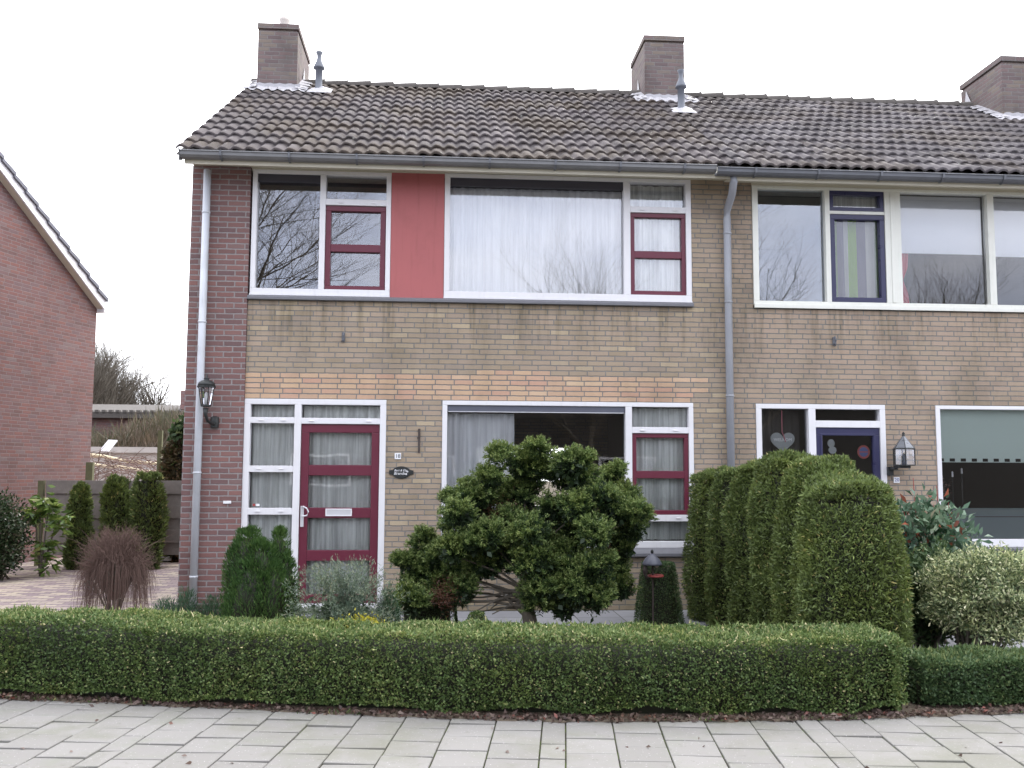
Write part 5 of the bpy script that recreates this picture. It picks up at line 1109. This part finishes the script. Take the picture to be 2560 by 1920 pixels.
parts.append(leaf_arrays(np.array([-0.83, -2.5, .3])+rng.normal(size=(700, 3))*np.array([.13, .1, .1]), rng.normal(size=(700, 3)), .07, .04, np.full(700, .01)))
foliage('foliage', parts, 'l_blue', t); MB().tube([(-.83, -2.5, -.02), (-.83, -2.5, .3)], [.03, .02], 7).put('trunk', 'bark', t)
for i, (x, y, h, rr, lab) in enumerate(((-2.50, -1.95, .36, .15, 'leftmost small dwarf pine at the foot of the red brick pier'), (-2.30, -2.0, .45, .13, 'dwarf pine standing just left of the downpipe foot'), (-2.08, -2.0, .42, .16, 'dwarf pine between the downpipe foot and the rounded juniper'), (-0.46, -2.3, .52, .12, 'thin young conifer at the right jamb of the burgundy door'))):
    n = 3400; q = unit(rng.normal(size=(n, 3))); q[:, 2] = np.abs(q[:, 2]); P_ = np.array([x, y, .06])+q*np.array([rr, rr, h])*(rng.random(n)**.4)[:, None]*(1+.2*vnoise(q, 5, i))[:, None]
    t = thing('dwarf_pine', lab, 'shrub', (x, y, 0), 'dwarf pines below the end house'); foliage('foliage', [leaf_arrays(P_, q+np.array([0, 0, .8])+.4*rng.normal(size=(n, 3)), .05, .005, rng.random(n))], 'l_pine', t); MB().tube([(x, y, -.02), (x, y, h*.6)], [.015, .008], 6).put('trunk', 'bark', t)
n = 800; P_ = np.array([-0.64, -3.36, .39])+rng.normal(size=(n, 3))*np.array([.10, .05, .035]); P_[:, 2] += .12*(P_[:, 0]+.62)*0.4
t = thing('yellow_shrub', 'small bright yellow-leaved shrub just showing above the long hedge', 'shrub', (-0.64, -3.35, 0)); foliage('foliage', [leaf_arrays(P_, rng.normal(size=(n, 3))+np.array([0, 0, .8]), .03, .011, rng.random(n))], 'l_yel', t); MB().tube([(-.64, -3.35, -.02), (-.64, -3.35, .4)], [.012, .006], 6).put('stem', 'bark', t)
fn = column_fn(0.34, -2.35, .11, .11, .36, [(0, .7), (.3, 1), (.7, .85), (.9, .5), (1, 0)], .05, 9, 4)
blob_plant('round_shrub', 'tiny rounded shrub under the branches of the spreading conifer', 'shrub', (0.34, -2.35, 0), fn, 3500, 'l_hedge', .014, .009, .3, .6, 90, .5, .2, .03, depth=.01)

# bird feeder
t = thing('bird_feeder', 'bird feeder with domed metal roof, red ring and small bird figure beside the clipped topiary', 'bird feeder', (2.17, -1.35, 0))
MB().tube([(2.17, -1.35, 0), (2.17, -1.35, .80)], .009, 8).put('pole', 'iron', t)
MB().lathe((2.165, -1.35, .70), [(.105, -.03), (.10, -.012), (.07, .035), (.03, .07), (.012, .085)], 16).put('roof_cap', 'shutl', t, smooth=True)
MB().lathe((2.165, -1.35, .785), [(.006, 0), (.017, .012), (.015, .028), (.005, .042)], 10).put('finial', 'black', t, smooth=True)
MB().lathe((2.20, -1.35, .548), [(.075, 0), (.085, .008), (.08, .024), (.06, .02)], 16).put('feeding_ring', 'red_p', t)
mb = MB(); mb.lathe((2.085, -1.38, .62), [(.008, -.05), (.026, -.02), (.028, .01), (.018, .035), (.016, .05), (.004, .062)], 10); mb.tube([(2.11, -1.37, .54), (2.085, -1.38, .57), (2.075, -1.38, .60)], .014, 8); mb.put('bird_figure', 'iron', t, smooth=True)
MB().lathe((2.20, -1.40, .665), [(.003, -.02), (.02, -.008), (.02, .01), (.004, .022)], 10).put('food_ball', 'pot', t, smooth=True)

# plants of the right-hand garden
def shrub_cloud(name, label, base, c, ext, n, mat, size, wid, seed, rmean=.5, rsd=.28, stems=16, group=None, lump=.3, shell=.45, spread=.9, updir=.3, curl=.2):
    t = thing(name, label, 'shrub', base, group); q = unit(rng.normal(size=(n, 3))); rad = (shell+(1-shell)*rng.random(n)**.6)*(1+lump*vnoise(q*np.array(ext), 4/max(ext), seed)+lump*.5*vnoise(q*np.array(ext), 11/max(ext), seed+1))
    P_ = np.array(c)+q*rad[:, None]*np.array(ext); P_[:, 2] = np.maximum(P_[:, 2], base[2]+.04)
    parts = [leaf_arrays(P_, q*.6+spread*rng.normal(size=(n, 3))+np.array([0, 0, updir]), rng.uniform(.65, 1.3, n)*size, wid, np.clip(rng.normal(rmean, rsd, n), 0, 1), curl)]
    foliage('foliage', parts, mat, t); mb = MB(); r = random.Random(seed)
    for i in range(stems):
        a_ = r.uniform(0, 6.28); e = Vector((c[0]+ext[0]*.7*math.cos(a_), c[1]+ext[1]*.7*math.sin(a_), c[2]+ext[2]*r.uniform(-.4, .7))); b0 = Vector((base[0]+r.gauss(0, .05), base[1]+r.gauss(0, .05), base[2]-.02)); mb.tube([b0, b0.lerp(e, .5)+Vector((0, 0, .06)), e], [.018, .012, .005], 6)
    mb.put('stems', 'bark', t); return t
shrub_cloud('variegated_bush', 'large rounded bush with cream variegated leaves behind the short low hedge', (4.45, -3.25, 0), (4.62, -3.25, .60), (.56, .46, .37), 24000, 'l_var', .040, .015, 101, .52, .28, 34, lump=.28, shell=.5)
shrub_cloud('glossy_shrub', 'dark green glossy shrub between the thuja screen and the variegated bush', (4.30, -2.75, 0), (4.42, -2.7, .52), (.42, .34, .42), 9000, 'l_hedge2', .06, .028, 103, .5, .3, 10, shell=.3)
t = shrub_cloud('photinia', 'tall open photinia with silvery green leaves and upright red shoots', (4.60, -2.2, 0), (4.64, -2.2, .98), (.46, .34, .40), 1700, 'l_photo', .10, .042, 105, .42, .26, 16, shell=.15, spread=.7, updir=.5)
mb = MB()
for x, z0, z1 in ((4.52, 1.15, 1.57), (4.75, 1.15, 1.50), (4.86, 1.1, 1.34), (4.95, .95, 1.22), (4.42, .9, 1.25)): mb.tube([(x+.04, -2.2, z0-.3), (x+.02, -2.2, z0), (x-.01, -2.22, z1)], [.008, .007, .003], 6)
mb.put('red_shoot', 'red_p', t)
shrub_cloud('dark_shrub', 'dark purplish glossy-leaved shrub at the left edge in front of the neighbour wall', (-6.40, 3.5, 0), (-6.50, 3.5, .62), (.50, .42, .62), 7500, 'l_dark', .06, .03, 107, .5, .3, 10, shell=.3)
t = thing('aucuba', 'leggy shrub with large yellow-green drooping leaves beside the dark shrub', 'shrub', (-6.0, 4, 0)); parts = []; r = random.Random(8)
for (x, z, k_) in ((-6.12, .95, 26), (-5.92, 1.05, 30), (-5.75, .88, 26), (-6.0, 1.15, 22), (-6.2, .85, 20), (-5.72, .72, 16), (-5.95, .48, 22), (-6.02, .30, 16), (-5.85, .18, 12)):
    a_ = rng.uniform(0, 2*np.pi, k_); Dv = np.stack([np.cos(a_), np.sin(a_)*.8, rng.uniform(-.7, .35, k_)], 1); parts.append(leaf_arrays(np.array([x, 4, z])+Dv*.03, Dv, rng.uniform(.14, .22, k_), .06, rng.random(k_), .12))
    P_ = np.array([x, 4, z])+rng.normal(size=(k_, 3))*np.array([.10, .08, .08]); parts.append(leaf_arrays(P_, Dv+np.array([0, 0, -.2]), rng.uniform(.12, .19, k_), .055, rng.random(k_)*.7, .12))
foliage('foliage', parts, 'l_auc', t); mb = MB()
for x, z in ((-6.12, .95), (-5.92, 1.05), (-5.78, .88), (-6.05, 1.1)): mb.tube([(-6.0, 4, -.02), ((x-6)/2, 4, z*.5), (x, 4, z)], [.016, .012, .008], 6)
mb.put('stems', 'bark', t)
for i, (x, y, rr, h, lab) in enumerate(((-5.82, 5.0, .18, 1.30, 'leftmost and shortest of the young columnar evergreens before the plank fence'), (-5.28, 5.0, .22, 1.47, 'middle columnar evergreen before the plank fence'), (-4.73, 5.0, .25, 1.56, 'rightmost and broadest columnar evergreen before the plank fence'))):
    blob_plant('columnar_evergreen', lab, 'conifer', (x, y, 0), column_fn(x, y, rr, rr*(.8+.1*i), h, [natural, clipped, natural][i], .30, (6, 9, 5)[i], 60+i*7), 6500, 'l_thuja', .07, .022, .7, .45, 61+i, .4, .22, .01, 'young columnar evergreens before the plank fence', depth=.03)
blob_plant('ivy_column', 'tall ragged hedge of brown and green ivy beside the red brick pier', 'climber', (-4.72, 6.5, 0), column_fn(-4.62, 6.5, .40, .35, 2.15, clipped, .14, 6, 70), 9000, 'l_ivy', .075, .05, .0, .9, 70, .5, .3, 0, depth=.06)
shrub_cloud('ivy_tuft', 'green ivy tuft on top of the brown ivy column', (-4.55, 6.3, 2.0), (-4.55, 6.3, 2.30), (.28, .2, .22), 500, 'l_hedge2', .10, .07, 109, .5, .3, 3, shell=.2)

# leaf litter and small weeds
n = 2600; X = rng.uniform(-4.2, 4.6, n); P_ = np.stack([X, edgeY(X)+rng.gamma(1.6, .035, n)-.015, rng.uniform(.008, .03, n)], 1)
D_ = rng.normal(size=(n, 3))*np.array([1, 1, .35])
parts = [leaf_arrays(P_, D_, rng.uniform(.02, .055, n), .022, rng.random(n)**1.3, .25)]
n = 26; X = rng.uniform(-3, 4, n); P_ = np.stack([X, edgeY(X)-rng.uniform(.05, 1.2, n), np.full(n, .006)], 1); parts.append(leaf_arrays(P_, rng.normal(size=(n, 3))*np.array([1, 1, .1]), rng.uniform(.02, .05, n), .02, rng.random(n), .15))
n = 900; X = rng.uniform(-3.6, 4.4, n); X = X+0.08*np.round(rng.normal(size=n)); P2 = np.stack([X, edgeY(X)+rng.normal(0.01, .02, n), np.full(n, .006)], 1); kp = vnoise(P2, 5, 77) > 0.25; P2 = P2[kp]
tag(foliage('edge_weeds', [leaf_arrays(P2, rng.normal(size=(len(P2), 3))*np.array([.6, .6, .2])+np.array([0, -.2, 1]), rng.uniform(.015, .045, len(P2)), .008, rng.random(len(P2)))], 'l_hedge'), 'small green weeds along the pavement edge at the foot of the hedge', 'weeds', kind='stuff')
tag(foliage('leaf_litter', parts, 'l_litter'), 'fallen brown leaves along the foot of the hedge and scattered on the pavement', 'leaves', kind='stuff')
